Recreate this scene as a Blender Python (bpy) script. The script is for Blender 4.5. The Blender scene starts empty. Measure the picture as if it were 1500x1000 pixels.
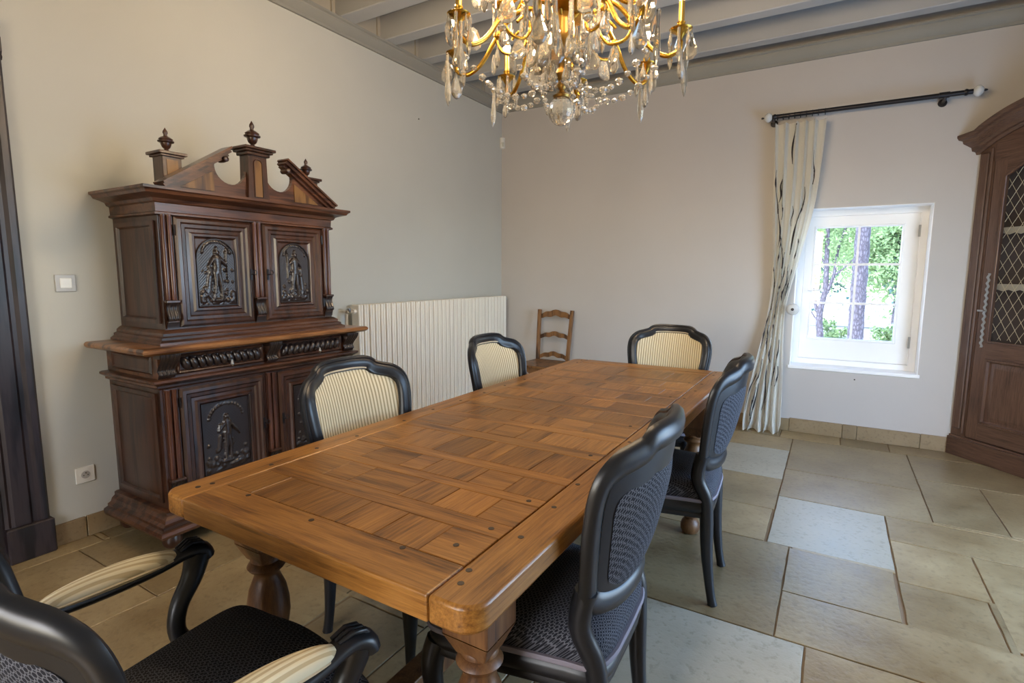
import bpy, math, random
from mathutils import Vector, Matrix
random.seed(7)
PI = math.pi
SC = bpy.context.scene
COL = SC.collection

# ------------------------------------------------------------------ camera
cam_d = bpy.data.cameras.new('camera')
cam = bpy.data.objects.new('camera', cam_d); COL.objects.link(cam)
YAW, PITCH, ROLL, FPX = 0.53606, 0.12469, 0.00483, 789.8
f_ = Vector((-math.sin(YAW)*math.cos(PITCH), math.cos(YAW)*math.cos(PITCH), -math.sin(PITCH)))
r_ = Vector((math.cos(YAW), math.sin(YAW), 0)); u_ = r_.cross(f_)
r2 = r_*math.cos(ROLL)+u_*math.sin(ROLL); u2 = -r_*math.sin(ROLL)+u_*math.cos(ROLL)
M = Matrix((r2, u2, -f_)).transposed().to_4x4(); M.translation = Vector((3.155, -5.076, 1.32))
cam.matrix_world = M
cam_d.sensor_width = 36.0; cam_d.lens = FPX/1500*36.0; cam_d.clip_start = .03; cam_d.clip_end = 200
SC.camera = cam

# ------------------------------------------------------------------ view, world, lights
SC.view_settings.view_transform = 'Standard'; SC.view_settings.look = 'None'
SC.view_settings.gamma = 1.0; SC.view_settings.use_curve_mapping = False
SC.view_settings.exposure = 0.0
SC.cycles.use_denoising = True
SC.cycles.max_bounces = 9; SC.cycles.diffuse_bounces = 5; SC.cycles.transmission_bounces = 7
SC.cycles.glossy_bounces = 4; SC.cycles.caustics_reflective = False; SC.cycles.caustics_refractive = False
SC.cycles.sample_clamp_indirect = 6.0
W = bpy.data.worlds.new('sky'); SC.world = W; W.use_nodes = True
wn = W.node_tree.nodes; wl = W.node_tree.links; wn.clear()
wo = wn.new('ShaderNodeOutputWorld'); wb = wn.new('ShaderNodeBackground')
wt = wn.new('ShaderNodeTexSky'); wt.sky_type = 'NISHITA'; wt.sun_disc = False
wt.sun_elevation = math.radians(52); wt.sun_rotation = math.radians(200); wt.air_density = 1.0; wt.dust_density = 2.0
wl.new(wt.outputs[0], wb.inputs[0]); wb.inputs[1].default_value = 2.0
wl.new(wb.outputs[0], wo.inputs[0])

def light(kind, name, loc, rot, energy, color, size=None, size_y=None, portal=False):
    l = bpy.data.lights.new(name, kind); o = bpy.data.objects.new(name, l); COL.objects.link(o)
    o.location = loc; o.rotation_euler = rot
    if not portal: l.energy = energy; l.color = color
    if kind == 'AREA':
        l.shape = 'RECTANGLE'; l.size = size; l.size_y = size_y or size
        if portal: l.cycles.is_portal = True
    return o
sun = light('SUN', 'sun_light', (3, -20, 20), (math.radians(42), 0, math.radians(-25)), 10, (1, .96, .9)); sun.data.angle = .01
# daylight through the back and right openings of the room
light('AREA', 'window_portal', (3.31, .42, 1.21), (math.radians(-90), 0, 0), 0, None, .88, 1.28, portal=True)
light('AREA', 'right_window_daylight', (4.72, -2.3, .95), (0, math.radians(112), 0), 48, (.36, .62, 1.0), 1.4, 1.8)
light('AREA', 'rear_warm_fill', (2.2, -7.15, 1.5), (math.radians(90), 0, math.radians(8)), 40, (1.0, .77, .47), 1.4, 1.4)  # orange fill lamp added at the unseen rear wall to warm the low left

# ------------------------------------------------------------------ mesh helpers
class MB:
    def __init__(s): s.v = []; s.f = []; s.m = []
    def add(s, vs, fs, mi=0):
        b = len(s.v); s.v += [tuple(v) for v in vs]
        for f in fs: s.f.append([b+i for i in f]); s.m.append(mi)
        return s
    def box(s, x0, x1, y0, y1, z0, z1, mi=0):
        return s.add([(x0,y0,z0),(x1,y0,z0),(x1,y1,z0),(x0,y1,z0),(x0,y0,z1),(x1,y0,z1),(x1,y1,z1),(x0,y1,z1)],
              [(0,3,2,1),(4,5,6,7),(0,1,5,4),(1,2,6,5),(2,3,7,6),(3,0,4,7)], mi)
    def cbox(s, x0, x1, y0, y1, z0, z1, c, mi=0):
        # box with all edges chamfered by c (three stacked rings)
        def ring(i, z): return [(x0+i,y0+c,z),(x0+c,y0+i,z),(x1-c,y0+i,z),(x1-i,y0+c,z),(x1-i,y1-c,z),(x1-c,y1-i,z),(x0+c,y1-i,z),(x0+i,y1-c,z)]
        c2 = c*.999
        rs = [[(x0+c,y0+c,z0)]*0]
        R = [ring(c2, z0), ring(0, z0+c), ring(0, z1-c), ring(c2, z1)]
        b = [p for q in R for p in q]; fs = [list(range(7,-1,-1)), list(range(24,32))]
        for k in range(3):
            for i in range(8):
                j = (i+1) % 8; fs.append((k*8+i, k*8+j, k*8+8+j, k*8+8+i))
        return s.add(b, fs, mi)
    def lathe(s, prof, cx=0, cy=0, n=24, z0=0, axis='z', mi=0, half=False):
        vs = []; fs = []; m = n+1 if half else n
        for r, z in prof:
            for i in range(m):
                a = (PI*i/n+PI) if half else 2*PI*i/n
                x, y = r*math.cos(a), r*math.sin(a)
                if axis == 'z': vs.append((cx+x, cy+y, z0+z))
                elif axis == 'x': vs.append((z0+z, cx+x, cy+y))
                else: vs.append((cx+x, z0+z, cy+y))
        for k in range(len(prof)-1):
            for i in range(n if half else n):
                j = i+1 if half else (i+1) % n
                q = (k*m+i, k*m+j, (k+1)*m+j, (k+1)*m+i)
                fs.append(q if axis != 'y' else q[::-1])
        fs.append(list(range(m))[::-1] if axis != 'y' else list(range(m)))
        t = list(range((len(prof)-1)*m, len(prof)*m)); fs.append(t if axis != 'y' else t[::-1])
        return s.add(vs, fs, mi)
    def tube(s, pts, rad, n=10, up=None, sx=1.0, sy=1.0, closed=False, mi=0, prof=None):
        P = [Vector(p) for p in pts]; N = len(P)
        R = rad if isinstance(rad, (list, tuple)) else [rad]*N
        vs = []; fs = []; ref = Vector(up) if up else None; prev = None
        if prof is None: prof = [(math.cos(2*PI*i/n)*sx, math.sin(2*PI*i/n)*sy) for i in range(n)]
        n = len(prof)
        for k in range(N):
            if closed: t = P[(k+1) % N]-P[k-1]
            else: t = P[min(k+1, N-1)]-P[max(k-1, 0)]
            t.normalize()
            if ref is not None: a = ref-t*ref.dot(t)
            elif prev is not None: a = prev-t*prev.dot(t)
            else:
                w = Vector((0,0,1)) if abs(t.z) < .9 else Vector((1,0,0)); a = w-t*w.dot(t)
            a.normalize(); prev = a; b = t.cross(a)
            for (c, d) in prof: vs.append(P[k]+(b*c+a*d)*R[k])
        for k in range(N if closed else N-1):
            k2 = (k+1) % N
            for i in range(n):
                j = (i+1) % n; fs.append((k*n+i, k*n+j, k2*n+j, k2*n+i))
        if not closed: fs.append(list(range(n))[::-1]); fs.append([(N-1)*n+i for i in range(n)])
        return s.add(vs, fs, mi)
    def prism(s, pts, a0, a1, plane='xz', mi=0):
        # polygon extruded; plane 'xz' -> extruded along y, 'xy' -> along z, 'yz' -> along x
        def mk(p, q, a): return {'xz': (p, a, q), 'xy': (p, q, a), 'yz': (a, p, q)}[plane]
        n = len(pts); vs = [mk(p, q, a0) for p, q in pts]+[mk(p, q, a1) for p, q in pts]
        return s.add(vs, [list(range(n)), list(range(2*n-1, n-1, -1))]+[(i, n+i, n+(i+1) % n, (i+1) % n) for i in range(n)], mi)
    def grid(s, fn, nu, nv, mi=0, closed_u=False):
        vs = [fn(i/nu, j/nv) for j in range(nv+1) for i in range(nu+1)]
        return s.add(vs, [(j*(nu+1)+i, j*(nu+1)+i+1, (j+1)*(nu+1)+i+1, (j+1)*(nu+1)+i) for j in range(nv) for i in range(nu)], mi)
    def ushape(s, hw, D, prof, mi=0):
        # moulding that runs round left, front, right of a wall unit whose back is at y=0 and front at y=-D
        k = len(prof); vs = []
        for o, z in prof: vs += [(-hw-o, 0, z), (-hw-o, -D-o, z), (hw+o, -D-o, z), (hw+o, 0, z)]
        fs = []
        for i in range(k-1):
            for j in range(3): fs.append((i*4+j, i*4+j+1, (i+1)*4+j+1, (i+1)*4+j))
            fs.append((i*4+3, i*4, (i+1)*4, (i+1)*4+3))
        fs.append((3,2,1,0)); b = (k-1)*4; fs.append((b, b+1, b+2, b+3))
        return s.add(vs, fs, mi)
    def rring(s, x0, x1, z0, z1, prof, fill=True, mi=0):
        # picture-frame moulding on an xz plane, prof = (inset, y)
        k = len(prof); vs = []
        for i, y in prof: vs += [(x0+i, y, z0+i), (x1-i, y, z0+i), (x1-i, y, z1-i), (x0+i, y, z1-i)]
        fs = []
        for i in range(k-1):
            for j in range(4): fs.append((i*4+j, i*4+(j+1) % 4, (i+1)*4+(j+1) % 4, (i+1)*4+j))
        if fill: b = (k-1)*4; fs.append((b, b+1, b+2, b+3))
        return s.add(vs, fs, mi)
    def data(s, name, mats, smooth=35):
        me = bpy.data.meshes.new(name); me.from_pydata(s.v, [], s.f)
        for m in (mats if isinstance(mats, (list, tuple)) else [mats]): me.materials.append(m)
        if any(s.m): me.polygons.foreach_set('material_index', s.m)
        import bmesh
        b = bmesh.new(); b.from_mesh(me); bmesh.ops.recalc_face_normals(b, faces=b.faces); b.to_mesh(me); b.free()
        if smooth:
            me.polygons.foreach_set('use_smooth', [True]*len(me.polygons)); me.set_sharp_from_angle(angle=math.radians(smooth))
        me.update(); return me
    def build(s, name, mats, parent=None, loc=(0,0,0), rot=None, smooth=35, bevel=0):
        o = bpy.data.objects.new(name, s.data(name, mats, smooth)); COL.objects.link(o)
        o.parent = parent; o.location = loc
        if rot: o.rotation_euler = rot
        if bevel:
            m = o.modifiers.new('bevel', 'BEVEL'); m.width = bevel; m.segments = 2; m.limit_method = 'ANGLE'; m.angle_limit = math.radians(50)
        return o

def inst(name, me, parent, loc=(0,0,0), rot=(0,0,0), scale=(1,1,1)):
    o = bpy.data.objects.new(name, me); COL.objects.link(o); o.parent = parent
    o.location = loc; o.rotation_euler = rot; o.scale = scale; return o
def thing(name, label, cat, loc=(0,0,0), rz=0, group=None):
    o = bpy.data.objects.new(name, None); COL.objects.link(o); o.location = loc; o.rotation_euler = (0,0,rz)
    o.empty_display_size = .1; o['label'] = label; o['category'] = cat
    if group: o['group'] = group
    return o
def tag(o, label, cat, group=None):
    o['label'] = label; o['category'] = cat
    if group: o['group'] = group
    return o
def structure(o): o['kind'] = 'structure'; return o
def root_structure(name, loc=(0,0,0)):
    o = bpy.data.objects.new(name, None); COL.objects.link(o); o.location = loc; o['kind'] = 'structure'; return o
def copy_tree(o, parent=None):
    c = o.copy(); COL.objects.link(c); c.parent = parent
    for ch in list(o.children): copy_tree(ch, c)
    return c
def smoothstep(a, b, x):
    t = max(0, min(1, (x-a)/(b-a))); return t*t*(3-2*t)
def catmull(pts, n=6, closed=False):
    P = [Vector(p) for p in pts]; N = len(P); out = []
    for i in range(N if closed else N-1):
        if closed: a, b, c, d = P[i-1], P[i], P[(i+1) % N], P[(i+2) % N]
        else: a, b, c, d = P[max(i-1,0)], P[i], P[i+1], P[min(i+2,N-1)]
        for k in range(n):
            t = k/n; out.append(.5*((2*b)+(c-a)*t+(2*a-5*b+4*c-d)*t*t+(3*b-a-3*c+d)*t**3))
    if not closed: out.append(P[-1].copy())
    return out

# ------------------------------------------------------------------ materials
def mat(name, col, rough=.5, metal=0, spec=.5, **kw):
    m = bpy.data.materials.new(name); m.use_nodes = True; p = m.node_tree.nodes['Principled BSDF']
    p.inputs['Base Color'].default_value = (*col, 1); p.inputs['Roughness'].default_value = rough
    p.inputs['Metallic'].default_value = metal; p.inputs['Specular IOR Level'].default_value = spec
    for k, v in kw.items(): p.inputs[k].default_value = v
    return m
def nodes(m): return m.node_tree.nodes, m.node_tree.links, m.node_tree.nodes['Principled BSDF']
def ramp(n, stops):
    r = n.new('ShaderNodeValToRGB'); e = r.color_ramp.elements
    while len(e) > 1: e.remove(e[-1])
    e[0].position = stops[0][0]; e[0].color = (*stops[0][1], 1)
    for p, c in stops[1:]: q = e.new(p); q.color = (*c, 1)
    return r
def wood(name, dark, mid, light, grain='z', rough=.4, vary=.25, scale=1.0, bump=.15, spec=.5, coat=0, figure=.5):
    m = mat(name, mid, rough, 0, spec); n, l, p = nodes(m)
    if coat: p.inputs['Coat Weight'].default_value = coat; p.inputs['Coat Roughness'].default_value = .25
    tc = n.new('ShaderNodeTexCoord'); oi = n.new('ShaderNodeObjectInfo')
    off = n.new('ShaderNodeVectorMath'); off.operation = 'MULTIPLY'; cmb = n.new('ShaderNodeCombineXYZ')
    for i in range(3): l.new(oi.outputs['Random'], cmb.inputs[i])
    l.new(cmb.outputs[0], off.inputs[0]); off.inputs[1].default_value = (37, 53, 71)
    ad = n.new('ShaderNodeVectorMath'); ad.operation = 'ADD'; l.new(tc.outputs['Object'], ad.inputs[0]); l.new(off.outputs[0], ad.inputs[1])
    s = {'x': (1,0,0), 'y': (0,1,0), 'z': (0,0,1)}[grain]
    def mp(al, ac):
        q = n.new('ShaderNodeMapping'); q.inputs['Scale'].default_value = tuple((al if a else ac)*scale for a in s)
        l.new(ad.outputs[0], q.inputs['Vector']); return q
    m1 = mp(2.0, 14); n1 = n.new('ShaderNodeTexNoise'); n1.inputs['Scale'].default_value = 1; n1.inputs['Detail'].default_value = 3; l.new(m1.outputs[0], n1.inputs['Vector'])
    # ring figure: bands distorted by the low noise
    mu = n.new('ShaderNodeMath'); mu.operation = 'MULTIPLY'; mu.inputs[1].default_value = 16; l.new(n1.outputs['Fac'], mu.inputs[0])
    sn = n.new('ShaderNodeMath'); sn.operation = 'SINE'; l.new(mu.outputs[0], sn.inputs[0])
    mr = n.new('ShaderNodeMapRange'); mr.inputs['From Min'].default_value = -1; l.new(sn.outputs[0], mr.inputs['Value'])
    m2 = mp(7, 150); n2 = n.new('ShaderNodeTexNoise'); n2.inputs['Scale'].default_value = 1; n2.inputs['Detail'].default_value = 4; n2.inputs['Roughness'].default_value = .7; l.new(m2.outputs[0], n2.inputs['Vector'])
    mx = n.new('ShaderNodeMix'); mx.data_type = 'FLOAT'; mx.inputs[0].default_value = figure
    l.new(n2.outputs['Fac'], mx.inputs[2]); l.new(mr.outputs[0], mx.inputs[3])
    rp = ramp(n, [(.30, dark), (.48, mid), (.72, light)]); l.new(mx.outputs[0], rp.inputs[0])
    hv = n.new('ShaderNodeHueSaturation'); mr2 = n.new('ShaderNodeMapRange'); mr2.inputs['To Min'].default_value = 1-vary; mr2.inputs['To Max'].default_value = 1+vary
    l.new(oi.outputs['Random'], mr2.inputs['Value']); l.new(mr2.outputs[0], hv.inputs['Value']); l.new(rp.outputs[0], hv.inputs['Color'])
    l.new(hv.outputs[0], p.inputs['Base Color'])
    bp = n.new('ShaderNodeBump'); bp.inputs['Strength'].default_value = bump; bp.inputs['Distance'].default_value = .002
    l.new(n2.outputs['Fac'], bp.inputs['Height']); l.new(bp.outputs[0], p.inputs['Normal'])
    return m
def plaster(name, col, var=.03, rough=.9):
    m = mat(name, col, rough, 0, .2); n, l, p = nodes(m)
    tc = n.new('ShaderNodeTexCoord'); a = n.new('ShaderNodeTexNoise'); a.inputs['Scale'].default_value = 1.3; a.inputs['Detail'].default_value = 5
    l.new(tc.outputs['Object'], a.inputs['Vector'])
    rp = ramp(n, [(.3, tuple(c*(1-var) for c in col)), (.7, tuple(min(1, c*(1+var)) for c in col))]); l.new(a.outputs['Fac'], rp.inputs[0]); l.new(rp.outputs[0], p.inputs['Base Color'])
    b = n.new('ShaderNodeTexNoise'); b.inputs['Scale'].default_value = 60; l.new(tc.outputs['Object'], b.inputs['Vector'])
    bp = n.new('ShaderNodeBump'); bp.inputs['Strength'].default_value = .08; bp.inputs['Distance'].default_value = .003; l.new(b.outputs['Fac'], bp.inputs['Height']); l.new(bp.outputs[0], p.inputs['Normal'])
    return m
def stone(name, c0, c1, rough=.34, vary=.22, warm=True):
    m = mat(name, c0, rough, 0, .75); n, l, p = nodes(m)
    tc = n.new('ShaderNodeTexCoord'); oi = n.new('ShaderNodeObjectInfo')
    cmb = n.new('ShaderNodeCombineXYZ')
    for i in range(3): l.new(oi.outputs['Random'], cmb.inputs[i])
    sc = n.new('ShaderNodeVectorMath'); sc.operation = 'SCALE'; sc.inputs['Scale'].default_value = 40; l.new(cmb.outputs[0], sc.inputs[0])
    ad = n.new('ShaderNodeVectorMath'); l.new(tc.outputs['Object'], ad.inputs[0]); l.new(sc.outputs[0], ad.inputs[1])
    a = n.new('ShaderNodeTexNoise'); a.inputs['Scale'].default_value = 3.5; a.inputs['Detail'].default_value = 8; a.inputs['Roughness'].default_value = .65; l.new(ad.outputs[0], a.inputs['Vector'])
    rp = ramp(n, [(.3, c0), (.7, c1)]); l.new(a.outputs['Fac'], rp.inputs[0])
    v = n.new('ShaderNodeTexNoise'); v.inputs['Scale'].default_value = 45; v.inputs['Detail'].default_value = 4; l.new(ad.outputs[0], v.inputs['Vector'])
    sp = ramp(n, [(.33, (.72,.7,.66)), (.45, (1,1,1))]); l.new(v.outputs['Fac'], sp.inputs[0])
    mm = n.new('ShaderNodeMix'); mm.data_type = 'RGBA'; mm.blend_type = 'MULTIPLY'; mm.inputs[0].default_value = .7
    l.new(rp.outputs[0], mm.inputs[6]); l.new(sp.outputs[0], mm.inputs[7])
    hv = n.new('ShaderNodeHueSaturation'); mr = n.new('ShaderNodeMapRange'); mr.inputs['To Min'].default_value = 1-vary; mr.inputs['To Max'].default_value = 1+vary
    l.new(oi.outputs['Random'], mr.inputs['Value']); l.new(mr.outputs[0], hv.inputs['Value']); l.new(mm.outputs[2], hv.inputs['Color'])
    l.new(hv.outputs[0], p.inputs['Base Color'])
    rr = n.new('ShaderNodeMapRange'); rr.inputs['To Min'].default_value = rough-.1; rr.inputs['To Max'].default_value = rough+.18; l.new(a.outputs['Fac'], rr.inputs['Value']); l.new(rr.outputs[0], p.inputs['Roughness'])
    ba = n.new('ShaderNodeMath'); ba.operation = 'ADD'; l.new(v.outputs['Fac'], ba.inputs[0]); l.new(a.outputs['Fac'], ba.inputs[1])
    bp = n.new('ShaderNodeBump'); bp.inputs['Strength'].default_value = .35; bp.inputs['Distance'].default_value = .004; l.new(ba.outputs[0], bp.inputs['Height']); l.new(bp.outputs[0], p.inputs['Normal'])
    return m
def stripe(name, c0, c1, period, rough=.8):
    m = mat(name, c0, rough, 0, .2); n, l, p = nodes(m)
    tc = n.new('ShaderNodeTexCoord'); sx = n.new('ShaderNodeSeparateXYZ'); l.new(tc.outputs['Object'], sx.inputs[0])
    mu = n.new('ShaderNodeMath'); mu.operation = 'MULTIPLY'; mu.inputs[1].default_value = 2*PI/period; l.new(sx.outputs[0], mu.inputs[0])
    sn = n.new('ShaderNodeMath'); sn.operation = 'SINE'; l.new(mu.outputs[0], sn.inputs[0])
    mr = n.new('ShaderNodeMapRange'); mr.inputs['From Min'].default_value = -1; l.new(sn.outputs[0], mr.inputs['Value'])
    rp = ramp(n, [(0, c1), (.3, c1), (.5, c0), (1, c0)]); l.new(mr.outputs[0], rp.inputs[0]); l.new(rp.outputs[0], p.inputs['Base Color'])
    bp = n.new('ShaderNodeBump'); bp.inputs['Strength'].default_value = .5; bp.inputs['Distance'].default_value = .0015; l.new(mr.outputs[0], bp.inputs['Height']); l.new(bp.outputs[0], p.inputs['Normal'])
    return m
def cellfab(name, base, line, cell, rough=.85):
    m = mat(name, base, rough, 0, .25); n, l, p = nodes(m)
    tc = n.new('ShaderNodeTexCoord'); sx = n.new('ShaderNodeSeparateXYZ'); l.new(tc.outputs['Object'], sx.inputs[0])
    ad = n.new('ShaderNodeMath'); l.new(sx.outputs[1], ad.inputs[0]); l.new(sx.outputs[2], ad.inputs[1])
    cb = n.new('ShaderNodeCombineXYZ'); l.new(sx.outputs[0], cb.inputs[0]); l.new(ad.outputs[0], cb.inputs[1])
    mp = n.new('ShaderNodeMapping'); mp.inputs['Rotation'].default_value = (0,0,.785); mp.inputs['Scale'].default_value = (1,1,1); l.new(cb.outputs[0], mp.inputs[0])
    v = n.new('ShaderNodeTexVoronoi'); v.voronoi_dimensions = '2D'; v.inputs['Scale'].default_value = 1/cell; v.inputs['Randomness'].default_value = .22; l.new(mp.outputs[0], v.inputs['Vector'])
    rp = ramp(n, [(.0, base), (.36, base), (.44, line), (.50, line), (.60, base)]); l.new(v.outputs['Distance'], rp.inputs[0]); l.new(rp.outputs[0], p.inputs['Base Color'])
    bp = n.new('ShaderNodeBump'); bp.inputs['Strength'].default_value = .5; bp.inputs['Distance'].default_value = .0015; l.new(rp.outputs[0], bp.inputs['Height']); l.new(bp.outputs[0], p.inputs['Normal'])
    return m

M_wallL = plaster('cream_plaster', (.55, .545, .50))
M_wallB = plaster('pale_plaster', (.54, .51, .485))
M_white = mat('white_paint', (.93, .93, .93), .4)
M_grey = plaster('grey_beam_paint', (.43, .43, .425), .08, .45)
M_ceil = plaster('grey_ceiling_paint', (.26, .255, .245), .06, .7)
M_corn = plaster('cornice_grey_paint', (.31, .30, .265), .06, .55)
M_infill = plaster('infill_plaster', (.42, .37, .29))
M_stone = stone('limestone', (.20, .135, .06), (.36, .275, .145), rough=.30)
M_stone2 = stone('light_limestone', (.35, .315, .23), (.43, .40, .31), rough=.32, vary=.05)
M_skirt = stone('skirting_limestone', (.24, .165, .08), (.32, .23, .125), rough=.45, vary=.15)
M_grout = mat('grout', (.24, .17, .10), .9)
M_table = {g: wood('oak_table_'+g, (.07, .026, .006), (.215, .088, .016), (.37, .17, .038), g, .34, .26, 1.0, .35, figure=.17) for g in 'xyz'}
M_peg = mat('dark_peg', (.035, .02, .012), .5)
M_tleg = wood('oak_leg', (.05, .02, .008), (.12, .05, .017), (.19, .09, .032), 'z', .42, .1, figure=.25)
M_dark = wood('dark_carved_oak', (.015, .006, .004), (.037, .015, .009), (.072, .028, .015), 'z', .30, .15, 1.0, .2, coat=.3, figure=.3)
M_darkx = wood('dark_carved_oak_x', (.02, .008, .005), (.06, .023, .012), (.14, .055, .025), 'x', .30, .15, 1.0, .2, coat=.3, figure=.3)
M_ledge = wood('worn_oak_ledge', (.06, .022, .008), (.19, .075, .025), (.32, .14, .05), 'x', .30, .1, coat=.3)
M_red = wood('reddish_column_oak', (.035, .011, .006), (.07, .022, .011), (.11, .038, .018), 'z', .28, .15, coat=.4, figure=.2)
M_carve = mat('polished_black_carving', (.022, .014, .013), .33, 0, .6); M_carve.node_tree.nodes['Principled BSDF'].inputs['Coat Weight'].default_value = .2
M_gold_wood = wood('honey_veneer', (.05, .02, .008), (.11, .05, .015), (.20, .10, .03), 'z', .35, .05)
M_arm = wood('walnut_armoire', (.035, .017, .011), (.095, .048, .031), (.15, .082, .053), 'z', .28, .1, coat=.4, figure=.12)
M_armx = wood('walnut_armoire_x', (.035, .017, .011), (.095, .048, .031), (.15, .082, .053), 'x', .28, .1, coat=.4, figure=.12)
M_arminside = mat('armoire_inside', (.05, .03, .02), .7)
M_small = wood('oak_small_chair', (.05, .02, .006), (.14, .06, .018), (.24, .11, .035), 'z', .4, .15)
M_black = mat('black_lacquer', (.010, .011, .014), .36, 0, .5)
M_door = wood('dark_door', (.008, .006, .008), (.018, .013, .017), (.035, .025, .03), 'z', .4, .05)
M_doorleaf = mat('brown_black_door', (.035, .028, .03), .6)
M_cream = stripe('cream_striped_fabric', (.70, .61, .42), (.36, .29, .17), .0140)
M_creamp = mat('cream_piping', (.55, .46, .32), .8)
M_armpad = stripe('cream_armpad', (.74, .68, .50), (.52, .44, .28), .012)
M_blue = cellfab('navy_cell_fabric', (.011, .012, .019), (.13, .135, .16), .0088)
M_gimp = mat('grey_gimp', (.22, .20, .24), .8)
M_rad = mat('radiator_enamel', (.86, .81, .72), .35)
M_pipe = mat('pipe_paint', (.50, .42, .32), .4)
M_steel = mat('steel', (.5, .5, .5), .3, 1)
M_iron = mat('dark_iron', (.035, .033, .037), .35, .7)
M_brass = mat('chandelier_brass', (.62, .36, .06), .25, 1)
M_brassd = mat('aged_brass', (.42, .24, .06), .35, 1)
M_switch = mat('switch_white', (.78, .76, .70), .35)
M_switchg = mat('switch_grey', (.45, .43, .40), .35)
M_sock = mat('socket_dark', (.08, .07, .05), .6)
M_wire = mat('grille_wire', (.55, .46, .30), .4, .6)
M_lace = mat('lace', (.36, .33, .27), .9)
M_crys = mat('crystal', (1, .94, .83), .0, 0, .5); pc = M_crys.node_tree.nodes['Principled BSDF']; pc.inputs['Transmission Weight'].default_value = .80; pc.inputs['IOR'].default_value = 1.52
M_glassball = mat('frosted_glass', (.95, .97, .97), .15); pg = M_glassball.node_tree.nodes['Principled BSDF']; pg.inputs['Transmission Weight'].default_value = .35; pg.inputs['IOR'].default_value = 1.3
M_flame = mat('lit_bulb', (1, .8, .5), .4); pf = M_flame.node_tree.nodes['Principled BSDF']; pf.inputs['Emission Color'].default_value = (1, .72, .34, 1); pf.inputs['Emission Strength'].default_value = 40
M_tube = mat('candle_tube', (.62, .38, .09), .3, .9)
def thin_glass():
    m = bpy.data.materials.new('window_glass'); m.use_nodes = True; n = m.node_tree.nodes; l = m.node_tree.links; n.clear()
    o = n.new('ShaderNodeOutputMaterial'); t = n.new('ShaderNodeBsdfTransparent'); g = n.new('ShaderNodeBsdfGlossy'); g.inputs['Roughness'].default_value = .02
    x = n.new('ShaderNodeMixShader'); x.inputs[0].default_value = .05; l.new(t.outputs[0], x.inputs[1]); l.new(g.outputs[0], x.inputs[2]); l.new(x.outputs[0], o.inputs[0]); return m
M_glass = thin_glass()
def cloth():
    m = bpy.data.materials.new('curtain_cloth'); m.use_nodes = True; n = m.node_tree.nodes; l = m.node_tree.links; p = n['Principled BSDF']
    p.inputs['Base Color'].default_value = (.86, .84, .77, 1); p.inputs['Roughness'].default_value = .85
    t = n.new('ShaderNodeBsdfTranslucent'); t.inputs[0].default_value = (.85, .84, .78, 1)
    x = n.new('ShaderNodeMixShader'); x.inputs[0].default_value = .4; l.new(p.outputs[0], x.inputs[1]); l.new(t.outputs[0], x.inputs[2]); l.new(x.outputs[0], n['Material Output'].inputs[0]); return m
M_cloth = cloth()
M_vine = mat('black_print', (.03, .025, .03), .8)
def leafmat(name, c):
    m = bpy.data.materials.new(name); m.use_nodes = True; n = m.node_tree.nodes; l = m.node_tree.links; p = n['Principled BSDF']
    p.inputs['Base Color'].default_value = (*c, 1); p.inputs['Roughness'].default_value = .6
    t = n.new('ShaderNodeBsdfTranslucent'); t.inputs[0].default_value = (c[0]*1.3, c[1]*1.3, c[2], 1)
    x = n.new('ShaderNodeMixShader'); x.inputs[0].default_value = .35; l.new(p.outputs[0], x.inputs[1]); l.new(t.outputs[0], x.inputs[2]); l.new(x.outputs[0], n['Material Output'].inputs[0]); return m
M_leaf = leafmat('bright_leaf', (.15, .25, .13)); M_leaf2 = leafmat('dark_leaf', (.03, .09, .10))
def bark():
    m = mat('pine_bark', (.16, .15, .17), .9); n, l, p = nodes(m)
    tc = n.new('ShaderNodeTexCoord'); mp = n.new('ShaderNodeMapping'); mp.inputs['Scale'].default_value = (22, 22, 8); l.new(tc.outputs['Object'], mp.inputs[0])
    v = n.new('ShaderNodeTexVoronoi'); v.feature = 'DISTANCE_TO_EDGE'; l.new(mp.outputs[0], v.inputs['Vector']); v.inputs['Scale'].default_value = 1.5
    r = ramp(n, [(0, (.02,.02,.035)), (.3, (.085,.09,.13))]); l.new(v.outputs[0], r.inputs[0]); l.new(r.outputs[0], p.inputs['Base Color']); return m
M_bark = bark()

# ------------------------------------------------------------------ room shell
RX, RY, RZ = 4.74, -7.2, 3.27
fl = structure(MB().box(-.3, RX+.3, RY-.3, .3, -.12, -.006).build('floor', M_grout, smooth=0))
# floor stones: measured ones first, then the rest filled in
manual = [(.0,.13,-3.9,-2.9,0),(.0,.13,-4.9,-3.93,0),(.13,.85,-4.04,-3.12,0),(.13,.85,-4.95,-4.04,0),(.85,1.52,-4.62,-3.62,0),
 (2.85,3.28,-.24,0,0),(3.28,3.60,-.24,0,0),(3.60,4.30,-.24,0,0),(2.30,2.95,-.60,-.24,0),(2.30,2.85,-.24,0,0),(2.30,2.95,-1.27,-.60,2),(2.95,3.70,-1.04,-.24,0),
 (2.95,3.70,-1.57,-1.04,0),(2.95,3.48,-2.23,-1.57,1),(3.48,4.25,-1.89,-1.57,0),(3.70,4.02,-1.53,-.80,0),(3.70,4.40,-.80,-.24,0),
 (3.48,3.80,-2.32,-1.89,0),(3.48,3.78,-2.65,-2.32,0),(3.05,3.47,-2.66,-2.24,0),(3.05,3.82,-3.00,-2.66,0),(2.30,3.05,-3.00,-2.23,0),
 (2.20,2.94,-2.23,-1.80,0),(2.25,2.95,-1.80,-1.27,0),(2.40,3.15,-3.62,-3.00,1),(3.15,3.90,-3.55,-3.00,0),(3.80,4.55,-2.65,-1.89,0),(4.02,4.74,-1.53,-.80,0)]
G = .03; nx, ny = int(RX/G)+1, int(-RY/G)+1
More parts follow.
